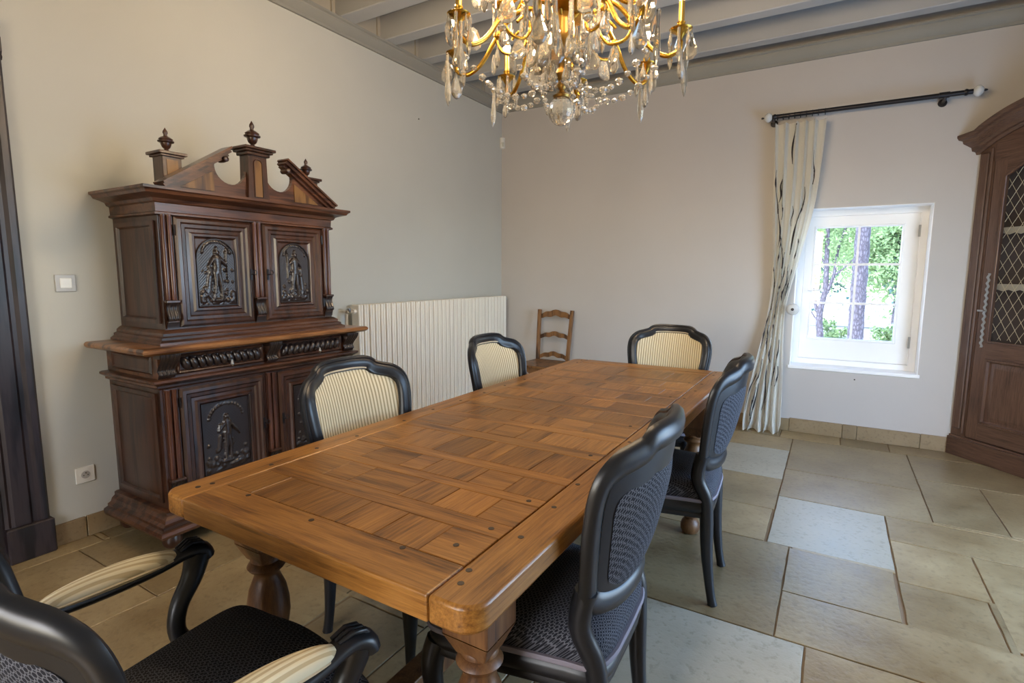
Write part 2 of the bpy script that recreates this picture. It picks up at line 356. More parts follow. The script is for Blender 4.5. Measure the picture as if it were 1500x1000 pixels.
occ = [[False]*nx for _ in range(ny)]
def mark(x0, x1, y0, y1):
    for j in range(max(0, int(round(-y1/G))), min(ny, int(round(-y0/G)))):
        for i in range(max(0, int(round(x0/G))), min(nx, int(round(x1/G)))): occ[j][i] = True
for a in manual: mark(*a[:4])
stones = list(manual)
rs = random.Random(11)
for j in range(ny):
    i = 0
    while i < nx:
        if occ[j][i]: i += 1; continue
        run = 0
        while i+run < nx and not occ[j][i+run] and run < 40: run += 1
        w = rs.choice([13, 16, 20, 24]); w = min(w, run)
        if run-w < 6: w = run
        w = min(w, 30); h = rs.choice([10, 14, 18, 22]); hh = 0
        while hh < h+5 and j+hh < ny and not any(occ[j+hh][i+k] for k in range(w)): hh += 1
        if hh < h+5: h = hh
        h = max(1, min(h, hh))
        stones.append((i*G, (i+w)*G, -(j+h)*G, -j*G, 0))
        for a in range(h):
            for b in range(w): occ[j+a][i+b] = True
        i += w
for (x0, x1, y0, y1, k) in stones:
    x1 = min(x1, RX); y0 = max(y0, RY)
    g = .0024; w, h = x1-x0-2*g, y1-y0-2*g
    if w < .008 or h < .008: continue
    rr = random.Random(int(x0*971+y0*313)); ring = []
    for (ax, ay, bx, by) in ((0,0,1,0),(1,0,1,1),(1,1,0,1),(0,1,0,0)):
        L = w if ay == by else h; n = max(2, int(L/.06))
        for t in range(n):
            s = t/n; jx = rr.uniform(0, .0028) if t else 0.001
            px = (ax+(bx-ax)*s)*w; py = (ay+(by-ay)*s)*h
            px += jx*(1 if px < w*.5 else -1) if ax == bx else 0; py += jx*(1 if py < h*.5 else -1) if ay == by else 0
            ring.append((px-w/2, py-h/2))
    n = len(ring); c = .0016
    def sh(p, d): return (p[0]-math.copysign(min(d, abs(p[0])), p[0]), p[1]-math.copysign(min(d, abs(p[1])), p[1]))
    vs = [(*p, -.012) for p in ring]+[(*p, -.0016) for p in ring]+[(*sh(p, c), 0) for p in ring]
    fs = [(i, (i+1) % n, n+(i+1) % n, n+i) for i in range(n)]+[(n+i, n+(i+1) % n, 2*n+(i+1) % n, 2*n+i) for i in range(n)]+[list(range(2*n, 3*n))]
    MB().add(vs, fs).build('floor_stone', M_stone2 if k else M_stone, fl, ((x0+x1)/2, (y0+y1)/2, 0), smooth=20)

# walls
WX0, WX1, WZ0, WZ1, WD = 2.872, 3.748, .565, 1.855, .42
wb_ = MB()
for (a, b, c, d) in ((-.3, WX0, 0, 3.4), (WX1, RX+.3, 0, 3.4), (WX0, WX1, 0, WZ0), (WX0, WX1, WZ1, 3.4)): wb_.box(a, b, 0, WD, c, d)
structure(wb_.build('wall_back', M_wallB, smooth=0))
DY0, DY1, DZ = -5.10, -4.25, 2.22
wl_ = MB().box(-.3, 0, DY1, .0, 0, 3.4).box(-.3, 0, RY-.3, DY0, 0, 3.4).box(-.3, 0, DY0, DY1, DZ, 3.4)
structure(wl_.build('wall_left', M_wallL, smooth=0))
structure(MB().box(RX, RX+.3, RY-.3, -3.4, 0, 3.4).box(RX, RX+.3, -1.4, 0, 0, 3.4).box(RX, RX+.3, -3.4, -1.4, 0, .15).box(RX, RX+.3, -3.4, -1.4, 2.3, 3.4).build('wall_right', M_wallL, smooth=0))
structure(MB().box(-.3, 1.5, RY-.3, RY, 0, 3.4).box(2.9, RX, RY-.3, RY, 0, 3.4).box(1.5, 2.9, RY-.3, RY, 0, .8).box(1.5, 2.9, RY-.3, RY, 2.2, 3.4).build('wall_rear', M_wallL, smooth=0))
# ceiling with boards and beams
ce = root_structure('ceiling')
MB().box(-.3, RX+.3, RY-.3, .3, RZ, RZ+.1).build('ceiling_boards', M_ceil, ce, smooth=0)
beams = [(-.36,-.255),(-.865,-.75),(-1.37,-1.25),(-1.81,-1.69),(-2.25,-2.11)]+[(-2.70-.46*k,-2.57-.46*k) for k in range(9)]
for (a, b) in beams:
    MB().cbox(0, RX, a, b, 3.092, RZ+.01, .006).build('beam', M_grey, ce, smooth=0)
for k in range(len(beams)-1):
    y1 = beams[k][0]; y0 = beams[k+1][1]
    MB().box(.002, .012, y0, y1, 3.09, RZ).build('infill_panel', M_infill, ce, smooth=0)
    MB().box(.012, .026, y1-.03, y1-.001, 3.09, RZ).build('batten', M_infill, ce, smooth=0)
# cornice mouldings
cp = [(0,3.003),(.018,3.003),(.018,3.022),(.03,3.03),(.05,3.05),(.062,3.062),(.062,3.074),(.078,3.080),(.078,3.092),(0,3.092)]
structure(MB().prism([(o, z) for o, z in cp], RY, 0, 'xz').build('trim_1', M_corn, smooth=30))
structure(MB().prism([(-o, z+(.02 if z > 3.05 else 0)) for o, z in cp], 0.0, RX, 'yz').build('trim_2', M_corn, smooth=30))
# baseboards of limestone tiles
bl = root_structure('baseboard_left'); bb = root_structure('baseboard_back')
for a, b in ((-4.09,-3.955),(-3.95,-3.50),(-3.495,-3.05),(-3.045,-2.55),(-2.545,-2.05),(-2.045,-1.55),(-1.545,-1.0),(-.995,-.5),(-.495,-.012)):
    MB().cbox(0, .012, a, b, 0, .105, .002).build('skirting_tile', M_skirt, bl, smooth=0)
for a, b in ((0.0,.45),(.453,.95),(.953,1.45),(1.453,1.95),(1.953,2.45),(2.453,2.90),(2.903,3.288),(3.291,3.388),(3.391,3.80),(3.803,3.975)):
    MB().cbox(a, b, -.012, 0, 0, .105 if a < 2.5 else .115, .002).build('skirting_tile', M_skirt, bb, smooth=0)

# window in the deep reveal
w1 = root_structure('window_1')
sill = MB().cbox(WX0-.012, WX1+.012, -.014, -.0005, WZ0-.022, WZ0+.004, .003).box(WX0, WX1, -.001, .24, WZ0-.01, WZ0+.004).build('window_sill', M_white, w1, smooth=0)
rv = MB().box(WX0, WX0+.004, 0, WD, WZ0, WZ1).box(WX1-.004, WX1, 0, WD, WZ0, WZ1).box(WX0, WX1, 0, WD, WZ1-.004, WZ1)
rv.build('window_reveal', M_white, w1, smooth=0)
fy = .17
MB().rring(WX0+.004, WX1-.004, WZ0, WZ1-.004, [(0, fy+.05), (0, fy), (.045, fy), (.05, fy+.01), (.05, fy+.05)], False).build('window_frame', M_white, w1, smooth=0)
GX0, GX1, GZ0, GZ1 = 3.0, 3.585, .795, 1.71
cs = MB()
for (a, b, c, d) in ((WX0+.052, GX0, WZ0+.052, WZ1-.054), (GX1, WX1-.052, WZ0+.052, WZ1-.054), (GX0, GX1, WZ0+.052, GZ0), (GX0, GX1, GZ1, WZ1-.054)):
    cs.box(a, b, fy+.012, fy+.05, c, d)
cs.rring(GX0-.018, GX1+.018, GZ0-.018, GZ1+.018, [(0, fy+.012), (.004, fy+.004), (.012, fy+.004), (.018, fy+.014), (.018, fy+.03)], False)
ca = cs.build('casement', M_white, w1, smooth=0)
MB().box(3.292, 3.308, fy+.014, fy+.036, GZ0, GZ1).build('muntin', M_white, w1, smooth=0)
for z in (1.41, 1.09): MB().box(GX0, GX1, fy+.015, fy+.035, z-.009, z+.009).build('muntin', M_white, w1, smooth=0)
for x0, x1 in ((GX0, 3.292), (3.308, GX1)):
    for z0, z1 in ((GZ0, 1.081), (1.099, 1.401), (1.419, GZ1)):
        MB().box(x0, x1, fy+.023, fy+.026, z0, z1).build('pane', M_glass, w1, smooth=0)
MB().box(2.955, 2.985, fy-.002, fy+.012, 1.13, 1.25).tube([(2.97, fy-.004, 1.2), (2.97, fy-.045, 1.2), (3.08, fy-.05, 1.195)], .008, 8).build('window_handle', M_white, w1)
for z in (.75, 1.62): MB().lathe([(.008,0),(.008,.09)], WX1-.056, fy-.004, 10, z).build('hinge', M_steel, w1)

# door casing at far left
d1 = root_structure('door_1')
ck = MB()
cpf = [(0,0),(.0,.020),(.012,.028),(.022,.022),(.034,.03),(.09,.03),(.10,.022),(.115,.022),(.128,.036),(.150,.036),(.160,.026),(.165,0)]
ya, yb = DY1-.01, DY1+.155
for o in (0,):
    ck.prism([(x, ya+(y if True else 0)) for y, x in cpf], .0, DZ+.16, 'xy')
ck.prism([(x, z) for z, x in [(DZ+y, x) for y, x in cpf]], DY0-.15, yb, 'xz')
ck.prism([(x, DY0+.01-y) for y, x in cpf], .0, DZ+.16, 'xy')
ck.build('door_casing', M_door, d1, smooth=30)
for y in (ya-.004, DY0-.16): MB().cbox(0, .052, y, y+.175, 0, .165, .006).build('plinth_block', M_door, d1, smooth=0)
MB().box(-.3, -.0, DY1-.01, DY1, 0, DZ).box(-.3, 0, DY0, DY0+.01, 0, DZ).box(-.3, 0, DY0, DY1, DZ-.01, DZ).build('door_jamb', M_doorleaf, d1, smooth=0)
dl = MB().box(-.12, -.08, DY0+.012, DY1-.012, 0.004, DZ-.012)
dl.rring(DY0+.1, DY1-.1, .2, .95, [(0,0)], False)
dlo = dl.build('door_leaf', M_door, d1, smooth=0)
for z0, z1 in ((.18, .95), (1.1, 2.05)):
    q = MB().rring(DY0+.12, DY1-.12, z0, z1, [(0,0), (.01,-.012), (.03,-.012), (.045,.006), (.06,.002)])
    q.v = [(-.08-y, x, z) for x, y, z in q.v]; q.build('door_panel', M_door, d1, smooth=20)

# ------------------------------------------------------------------ dining table
TX0, TX1, TY0, TY1, TZ, TT = 1.745, 2.697, -4.416, -1.900, .78, .052
tb = thing('dining_table', 'long rustic oak dining table with parquet top and turned legs, six chairs around it', 'table', (0,0,0))
MB().box(TX0+.02, TX1-.02, TY0+.02, TY1-.02, TZ-TT, TZ-.012).build('tabletop_core', M_peg, tb, smooth=0)
def rail(x0, x1, y0, y1, side):
    # long rail with rounded outer corners
    r = .045; pts = []
    if side > 0:
        pts = [(x0, y0)]+[(x1-r+r*math.sin(a), y0+r-r*math.cos(a)) for a in [PI/2*i/6 for i in range(7)]]+[(x1-r+r*math.cos(a), y1-r+r*math.sin(a)) for a in [PI/2*i/6 for i in range(7)]]+[(x0, y1)]
    else:
        pts = [(x1, y1)]+[(x0+r-r*math.sin(a), y1-r+r*math.cos(a)) for a in [PI/2*i/6 for i in range(7)]]+[(x0+r-r*math.cos(a), y0+r-r*math.sin(a)) for a in [PI/2*i/6 for i in range(7)]]+[(x1, y0)]
    return MB().prism(pts, TZ-TT, TZ, 'xy')
rail(2.598, TX1, TY0, TY1, 1).build('side_rail', M_table['y'], tb, smooth=30, bevel=.007)
rail(TX0, 1.842, TY0, TY1, -1).build('side_rail', M_table['y'], tb, smooth=30, bevel=.007)
MB().box(1.843, 2.597, TY0, -4.307, TZ-TT, TZ).build('end_board', M_table['x'], tb, smooth=0, bevel=.004)
MB().box(1.843, 2.597, -2.01, TY1, TZ-TT, TZ).build('end_board', M_table['x'], tb, smooth=0, bevel=.004)
rt = random.Random(5)
ys = [(-4.306,-4.188,'b'),(-4.187,-4.128,'c'),(-4.127,-4.013,'b'),(-4.012,-3.972,'c'),(-3.971,-3.862,'b'),(-3.861,-3.812,'c'),(-3.811,-3.642,'b'),(-3.641,-3.578,'c')]
y = -3.577
while y < -2.02:
    h = .125 if y < -2.3 else (-2.075-y if y < -2.15 else -2.011-y)
    h = min(h, -2.011-y); ys.append((y, y+h, 'b')); y += h+.001
    if y < -2.07: ys.append((y, y+.056, 'c')); y += .057
pegs = []
first = [[.0,.105,.21,.40,.515,.64,.753],None,[.0,.15,.245,.42,.53,.655,.753],None,[.0,.13,.28,.36,.52,.63,.753]]
for ri, (y0, y1, k) in enumerate(ys):
    if y1-y0 < .02: continue
    if k == 'c':
        MB().cbox(1.843, 2.597, y0, y1, TZ-.03, TZ-.0003, .0012).build('cross_board', M_table['x'], tb, smooth=0)
        for x in (1.815, 2.625): pegs.append((x+rt.uniform(-.01,.01), (y0+y1)/2))
        if rt.random() < .5: pegs.append((2.56, (y0+y1)/2))
        continue
    if ri < 5 and first[ri]: xs = [1.8435+q for q in first[ri]]
    else:
        xs = [1.8435]
        while xs[-1] < 2.4: xs.append(xs[-1]+rt.choice([.085,.11,.13,.16,.19]))
        xs = [q for q in xs if q < 2.52]+[2.5965]
    for a, b in zip(xs[:-1], xs[1:]):
        dz = rt.uniform(-.0012, 0.0)
        MB().cbox(a+.0006, b-.0006, y0, y1, TZ-.03, TZ+dz, .0012).build('parquet_block', M_table[rt.choice(['x','y','y'])], tb, smooth=0)
pegs += [(2.614,-4.316),(2.626,-4.358),(2.538,-4.253),(2.454,-4.317),(1.802,-4.355),(1.811,-4.323),(1.958,-4.32),(2.2,-4.33),(2.62,-1.95),(1.81,-1.95)]
pg_me = MB().lathe([(.0065,-.004),(.0065,.0008)], n=10).data('peg', M_peg)
for x, y in pegs: inst('peg', pg_me, tb, (x, y, TZ))
# legs
def table_leg(x, y):
    b = MB(); s = .058; zc = .508
    # square block with chamfered lower end
    b.prism([(x-s,y-s),(x+s,y-s),(x+s,y+s),(x-s,y+s)], .565, TZ-TT, 'xy')
    o = .036
    lo = [(x-o,y-o,.515),(x+o,y-o,.515),(x+o,y+o,.515),(x-o,y+o,.515)]; hi = [(x-s,y-s,.565),(x+s,y-s,.565),(x+s,y+s,.565),(x-s,y+s,.565)]
    b.add(lo+hi, [(0,1,5,4),(1,2,6,5),(2,3,7,6),(3,0,4,7),(3,2,1,0)])
    blk = b.build('leg', M_tleg, tb, smooth=0, bevel=.003)
    pr = [(.036,.53),(.042,.522),(.042,.512),(.036,.508),(.047,.502),(.052,.494),(.047,.486),(.036,.478),(.033,.468),(.038,.455),(.050,.425),(.057,.385),(.058,.35),(.053,.315),(.043,.28),(.035,.262),(.034,.252),(.044,.246),(.048,.238),(.044,.230),(.038,.224),(.038,.218)]
    MB().lathe(pr[::-1], x, y, 28).build('turned_baluster', M_tleg, blk, smooth=40)
    MB().cbox(x-s+.004, x+s-.004, y-s+.004, y+s-.004, .105, .218, .008).build('lower_block', M_tleg, blk, smooth=0)
    MB().lathe([(.022,0),(.038,.006),(.047,.025),(.048,.045),(.042,.065),(.030,.078),(.030,.086),(.040,.094),(.040,.106)], x, y, 24).build('ball_foot', M_tleg, blk, smooth=40)
LX0, LX1, LY0, LY1 = 1.812, 2.548, -4.185, -2.33
for x, y in ((LX1-.0, LY0), (LX0, LY0), (LX1+.05, LY1), (LX0, LY1)): table_leg(x, y)
M_apron = M_table['y']
MB().box(2.572, 2.605, LY0+.06, LY1+.24, .625, TZ-TT).build('apron', M_apron, tb, smooth=0, bevel=.003)
MB().box(1.79, 1.825, LY0+.06, LY1+.24, .645, TZ-TT).build('apron', M_apron, tb, smooth=0, bevel=.003)
MB().box(LX0+.058, LX1-.058, LY0-.02, LY0+.015, .64, TZ-TT).build('apron', M_table['x'], tb, smooth=0, bevel=.003)
MB().box(1.826, 2.571, LY1+.2, LY1+.235, .64, TZ-TT).build('apron', M_table['x'], tb, smooth=0, bevel=.003)
for yy in (LY0, LY1): MB().box(LX0+.054, LX1-.054, yy-.03, yy+.03, .13, .2).build('stretcher', M_tleg, tb, smooth=0, bevel=.004)
MB().box(2.16, 2.23, LY0+.031, LY1-.031, .135, .195).build('stretcher', M_tleg, tb, smooth=0, bevel=.004)

# ------------------------------------------------------------------ dining chairs (sitter faces +y)
def make_chair(label, loc, rz, arms=False, ws=1.0, name='dining_chair', cat='chair', group='black lacquer dining chairs round the table', lean=.225, tall=1.045):
    t = thing(name, label, cat, loc, rz, group)
    K = 1.5 if not arms else 1.15
    def S(u, v, o=0.0):   # backrest surface; o = offset along the backward normal
        vz = .44+(v-.44)*tall
        return Vector((u*ws, -.205-(v-.44)*lean+K*(u*ws)**2-o, vz))
    half = [(0,.952),(.07,.952),(.118,.947),(.142,.930),(.170,.920),(.208,.908),(.235,.880),(.242,.835),(.236,.77),(.224,.70),(.211,.635),(.198,.595),(.165,.572),(.11,.562),(.05,.564),(0,.566)]
    loop = half+[(-u, v) for u, v in half[-2:0:-1]]
    L2 = catmull([(u, v, 0) for u, v in loop], 4, True)
    # moulded oval frame
    pts = [S(p.x*.975, .755+(p.y-.755)*.975) for p in L2]
    prof = [(1.32*a, b) for a, b in [(1.0,-.1),(.95,.45),(.72,.62),(.55,.5),(.35,.72),(-.1,.8),(-.5,.62),(-.8,.62),(-1.0,.3),(-1.0,-.3),(-.7,-.7),(0,-.85),(.7,-.65)]]
    fr = MB().tube(pts, .0225, up=(0,1,0), closed=True, prof=prof)
    # centre crest ripple
    fr.build('back_frame', M_black, t, smooth=45)
    cen = (0, .755)
    def padmesh(sc, o0, bulge, top=1.0):
        b = MB(); n = len(L2); rings = 7; vs = []
        for r in range(rings+1):
            q = r/rings
            for p in L2:
                u = cen[0]+(p.x-cen[0])*sc*q; v = cen[1]+(p.y-cen[1])*sc*q*(top if p.y > cen[1] else 1)
                vs.append(S(u, v, o0+bulge*(1-q**3)))
        fs = []
        for r in range(rings):
            for i in range(n):
                j = (i+1) % n; fs.append((r*n+i, r*n+j, (r+1)*n+j, (r+1)*n+i))
        b.add(vs, fs); return b
    padmesh(.90, -.004, -.022).build('back_pad', M_cream, t, smooth=60)['label'] = 'cream striped inner back pad'
    padmesh(.90, .006, .008).build('back_board', M_black, t, smooth=60)
    padmesh(.80, .010, .012, .72).build('outer_back_fabric', M_blue, t, smooth=60)['label'] = 'navy woven outer back cover'
    ring = [S(cen[0]+(p.x-cen[0])*.89, cen[1]+(p.y-cen[1])*.89, -.009) for p in L2]
    MB().tube(ring, .0045, 6, up=(0,1,0), closed=True).build('back_piping', M_creamp, t, smooth=60)
    # back posts down to the rear legs
    for s in (-1, 1):
        a = S(s*.205, .62); b = S(s*.198, .53)
        p = catmull([a, b, (s*.186*ws, -.198, .45), (s*.178*ws, -.205, .37), (s*.172*ws, -.212, .22), (s*.168*ws, -.228, .08), (s*.168*ws, -.243, .0)], 4)
        n = len(p); r = [.024 if i < n*.5 else .024-.008*smoothstep(.5,.85,i/n)+.003*smoothstep(.9,1,i/n) for i in range(n)]
        MB().tube(p, r, 10, up=(0,1,0), sx=1.05, sy=1.1).build('leg', M_black, t, smooth=50)
    # serpentine seat rail
    def plan(sc=1.0, grow=0.0):
        h = [(0,.262),(.06,.258),(.13,.244),(.19,.236),(.232,.222),(.247,.19),(.243,.13),(.232,.05),(.218,-.04),(.205,-.13),(.192,-.20),(.13,-.225),(.06,-.228),(0,-.229)]
        lp = [(x*ws, y) for x, y in h]+[(-x*ws, y) for x, y in h[-2:0:-1]]
        P = catmull([(x, y, 0) for x, y in lp], 3, True)
        return [Vector((p.x*(sc)+grow*(1 if p.x > 0 else -1)*0, p.y*sc+0, 0)) for p in P]
    pl = plan()
    def ringz(sc, z): return [(p.x*sc, p.y*sc+(.0 if sc == 1 else .0), z) for p in pl]
    b = MB(); n = len(pl); lev = [(.92,.367),(.97,.364),(.985,.374),(.975,.384),(1.0,.392),(1.01,.404),(1.0,.418),(.985,.422),(.98,.434),(.95,.438)]
    vs = [v for sc, z in lev for v in ringz(sc, z - (.012*abs(math.cos(0)) if False else 0))]
    fs = [(k*n+i, k*n+(i+1) % n, (k+1)*n+(i+1) % n, (k+1)*n+i) for k in range(len(lev)-1) for i in range(n)]
    fs += [list(range(n))[::-1], list(range((len(lev)-1)*n, len(lev)*n))]
    b.add(vs, fs).build('seat_rail', M_black, t, smooth=45)
    lev = [(.965,.432),(.99,.446),(1.0,.464),(.985,.482),(.94,.497),(.85,.511),(.7,.522),(.5,.530),(.25,.534),(.02,.535)]
    vs = [v for sc, z in lev for v in ringz(sc, z)]
    fs = [(k*n+i, k*n+(i+1) % n, (k+1)*n+(i+1) % n, (k+1)*n+i) for k in range(len(lev)-1) for i in range(n)]+[list(range((len(lev)-1)*n, len(lev)*n)), list(range(n))[::-1]]
    MB().add(vs, fs).build('seat', M_blue, t, smooth=70)['label'] = 'navy woven seat cushion'
    MB().tube([Vector(v) for v in ringz(1.005, .438)], .0078, 6, up=(0,0,1), closed=True).build('gimp_trim', M_gimp, t, smooth=60)
    for s in (-1, 1):     # cabriole front legs
        kx, ky = s*.222*ws, .205
        p = catmull([(kx, ky, .395), (kx+s*.008, ky+.012, .345), (kx+s*.006, ky+.014, .28), (kx-s*.006, ky+.002, .18), (kx-s*.012, ky-.006, .09), (kx-s*.004, ky+.004, .03), (kx+s*.006, ky+.016, .0)], 4)
        m = len(p); r = []
        for i in range(m):
            q = i/(m-1); r.append(.031-.016*smoothstep(.1,.75,q)+.004*smoothstep(.85,1,q))
        lg = MB().tube(p, r, 12, up=(s*.7,.7,0)).build('leg', M_black, t, smooth=50)
    if arms:
        for s in (-1, 1):
            back = S(s*.238/1.0, .705); ax = s*.29
            p = catmull([back, (s*.268, -.20, .675), (ax, -.08, .655), (ax*1.02, .04, .655), (ax*1.02, .115, .668), (ax*1.03, .150, .66), (ax*1.03, .160, .64)], 5)
            m = len(p); r = [.020+.009*smoothstep(.5,.95,i/(m-1)) for i in range(m)]
            arm = MB().tube(p, r, 12, up=(0,0,1), sx=1.15, sy=.8).build('arm', M_black, t, smooth=50)
            for k in (-1, 0, 1):   # carved leaf ridges on the scroll
                MB().tube([(ax+k*.011*1.0, .098, .683), (ax*1.02+k*.012, .125, .692), (ax*1.03+k*.013, .148, .686), (ax*1.03+k*.011, .165, .664)], [.004,.006,.006,.004], 8).build('carved_ridge', M_black, arm, smooth=60)
            sp = catmull([(ax*1.02, .145, .655), (ax*1.0, .125, .60), (ax*.965, .085, .54), (ax*.93, .075, .48), (ax*.86, .105, .425), (ax*.83, .115, .39)], 5)
            m = len(sp); MB().tube(sp, [.031-.011*math.sin(PI*i/(m-1)) for i in range(m)], 12, up=(1,0,0)).build('arm_support', M_black, t, smooth=50)
            # padded armrest
            lv = []; N = 18; q0 = Vector((s*.272, -.165, .692)); q1 = Vector((ax*1.015, .088, .680))
            pts = [q0.lerp(q1, i/N)+Vector((0,0,-.008+.006*math.sin(PI*i/N))) for i in range(N+1)]
            rr = [max(.004, .032*math.sin(PI*min(1, max(0, .03+.94*i/N)))**.32) for i in range(N+1)]
            MB().tube(pts, rr, 16, up=(0,0,1), sx=1.0, sy=.78).build('arm_pad', M_armpad, t, smooth=60)['label'] = 'cream ribbed arm pad'
            MB().tube([p_+Vector((0,0,-.006)) for p_ in pts], [x*1.06 for x in rr], 16, up=(0,0,1), sx=1.0, sy=.25).build('arm_piping', M_creamp, t, smooth=60)
    return t
c_rn = make_chair('black dining chair nearest at right side of table, navy back to the camera', (2.537, -3.84, 0), PI/2+math.radians(3))
def put_chair(loc, rz, label):
    c = copy_tree(c_rn); c.location = loc; c.rotation_euler = (0,0,rz); c['label'] = label; return c
put_chair((2.565, -2.77, 0), PI/2+math.radians(4), 'black dining chair with navy seat at right side of table, nearer the window')
put_chair((1.865, -3.66, 0), -PI/2, 'black dining chair with cream striped back in front of the carved sideboard')
put_chair((1.865, -2.68, 0), -PI/2, 'black dining chair with cream striped back in front of the white radiator')
put_chair((2.275, -1.86, 0), PI, 'black dining chair with cream striped back at the far end of the table')
make_chair('black open armchair with cream arm pads and navy seat at the near end of table', (2.125, -4.545, 0), math.radians(-3), True, 1.04, 'armchair', 'armchair', None, .24, .97).scale = (1, 1, .962)

# ------------------------------------------------------------------ carved sideboard (local: x lateral, front = -y)
sb = thing('carved_sideboard', 'tall dark carved oak two-tier sideboard with broken pediment and urn finials against left wall', 'sideboard', (.004, -3.225, 0), PI/2)
def relief(w, h, segs, arch=False, nx=64, nz=96, seed=1, amp=.018):
    rr = random.Random(seed); blobs = [(rr.uniform(-.45,.45), rr.uniform(-.5,-.3), rr.uniform(.02,.05)) for _ in range(34)]+[(rr.uniform(-.42,.42), rr.uniform(-.30,.05), rr.uniform(.012,.03)) for _ in range(14)]
    for i in range(15):
        a = PI*(i+.5)/15; blobs.append((.36*math.cos(a), .5-.36*w/h+ .30*w/h*math.sin(a), .022))
    def H(x, z):   # x,z in units of h
        v = 0
        for (x0, z0, x1, z1, r0, r1, a) in segs:
            dx, dz = x1-x0, z1-z0; L = dx*dx+dz*dz
            t = 0 if L == 0 else max(0, min(1, ((x-x0)*dx+(z-z0)*dz)/L))
            d = math.hypot(x-x0-dx*t, z-z0-dz*t); r = r0+(r1-r0)*t
            if d < r: v = max(v, a*math.sqrt(1-(d/r)**2))
        for bx, bz, r in blobs:
            d = math.hypot(x-bx*w/h, z-bz)
            if d < r: v = max(v, .45*math.sqrt(1-(d/r)**2))
        return v+.05*math.sin(x*160)*math.sin(z*150)
    b = MB(); R = w/2
    def P(u, v):
        x = (u-.5)*w; z = (v-.5)*h
        if arch:
            zt = h/2-R+math.sqrt(max(0, R*R-x*x)); z = -h/2+v*(zt+h/2)
        e = min(1, min(u, 1-u, v, 1-v)*14)
        return (x, -amp*H(x/h, z/h)*e, z)
    b.grid(P, nx, nz)
    b.v = list(b.v)
    return b
figA = [(0,.30,0,.30,.048,.048,1),(0,.33,.0,.375,.03,.02,.8),(0,.20,.005,.06,.075,.06,1),(.005,.06,.0,-.0,.065,.07,.95),(.02,.0,.05,-.20,.045,.032,.9),(.05,-.20,.06,-.40,.03,.018,.85),(-.025,0,-.03,-.2,.045,.03,.9),(-.03,-.2,-.07,-.40,.028,.018,.85),
 (.06,.20,.14,.12,.028,.022,.8),(.14,.12,.15,.28,.02,.018,.8),(-.06,.20,-.13,.09,.028,.02,.8),(-.13,.09,-.10,-.05,.02,.02,.8),(.155,.36,.15,-.1,.010,.010,.6),(-.10,.05,-.15,-.30,.035,.05,.6),(.15,.30,.15,.30,.03,.03,.7),(-.2,-.25,-.12,-.38,.04,.03,.55),(.08,-.42,-.1,-.42,.03,.03,.6)]
figB = [(-x0,z0,-x1,z1,a,b,c) for (x0,z0,x1,z1,a,b,c) in figA]
figC = [(0,.27,0,.27,.042,.042,1),(0,.19,0,.04,.06,.05,1),(.015,.04,.035,-.16,.04,.03,.9),(.035,-.16,.04,-.34,.026,.016,.8),(-.02,.04,-.02,-.16,.04,.028,.9),(-.02,-.16,-.045,-.34,.026,.016,.8),(.05,.17,.13,.06,.022,.018,.8),(.13,.06,.19,-.02,.015,.01,.6),(-.05,.17,-.12,.08,.024,.02,.8),(-.12,.08,-.1,.16,.02,.02,.7),(-.1,.0,-.13,-.2,.03,.02,.5),(.06,-.37,-.08,-.37,.03,.03,.6)]
def P_(b, name, m=None, parent=None, **k): return b.build(name, m or M_dark, parent or sb, **k)
# --- lower tier
P_(MB().ushape(.585, .50, [(0,.085),(.062,.085),(.068,.10),(.062,.115),(.045,.122),(.045,.134),(.03,.142),(.024,.158),(.010,.170),(.010,.186),(0,.19)]), 'plinth_moulding', M_darkx, smooth=25)
for x in (-.56, .56):
    for y in (-.47, -.06): P_(MB().lathe([(.03,0),(.042,.015),(.045,.04),(.035,.065),(.03,.085)], x, y, 16), 'bun_foot', smooth=40)
P_(MB().box(-.572, .572, -.485, 0, .19, .78), 'lower_body')
for s in (-1, 1):   # side panels
    for z0, z1, hw, D, nm in ((.22,.755,.572,.485,'side_panel'), (1.075,1.56,.497,.425,'side_panel')):
        q = MB().rring(-D+.03, -.03, z0, z1, [(0,0),(0,.010),(.02,.012),(.028,.0),(.034,.002)])
        q.v = [(s*(hw+y), x, z) for x, y, z in q.v]; P_(q, nm, smooth=20)
P_(MB().ushape(.572, .485, [(.002,.775),(.018,.785),(.018,.795),(.034,.806),(.042,.812),(.042,.822),(.03,.826),(0,.826)]), 'waist_moulding', M_darkx, smooth=25)
P_(MB().box(-.575, .575, -.49, 0, .826, .945), 'drawer_case', M_darkx)
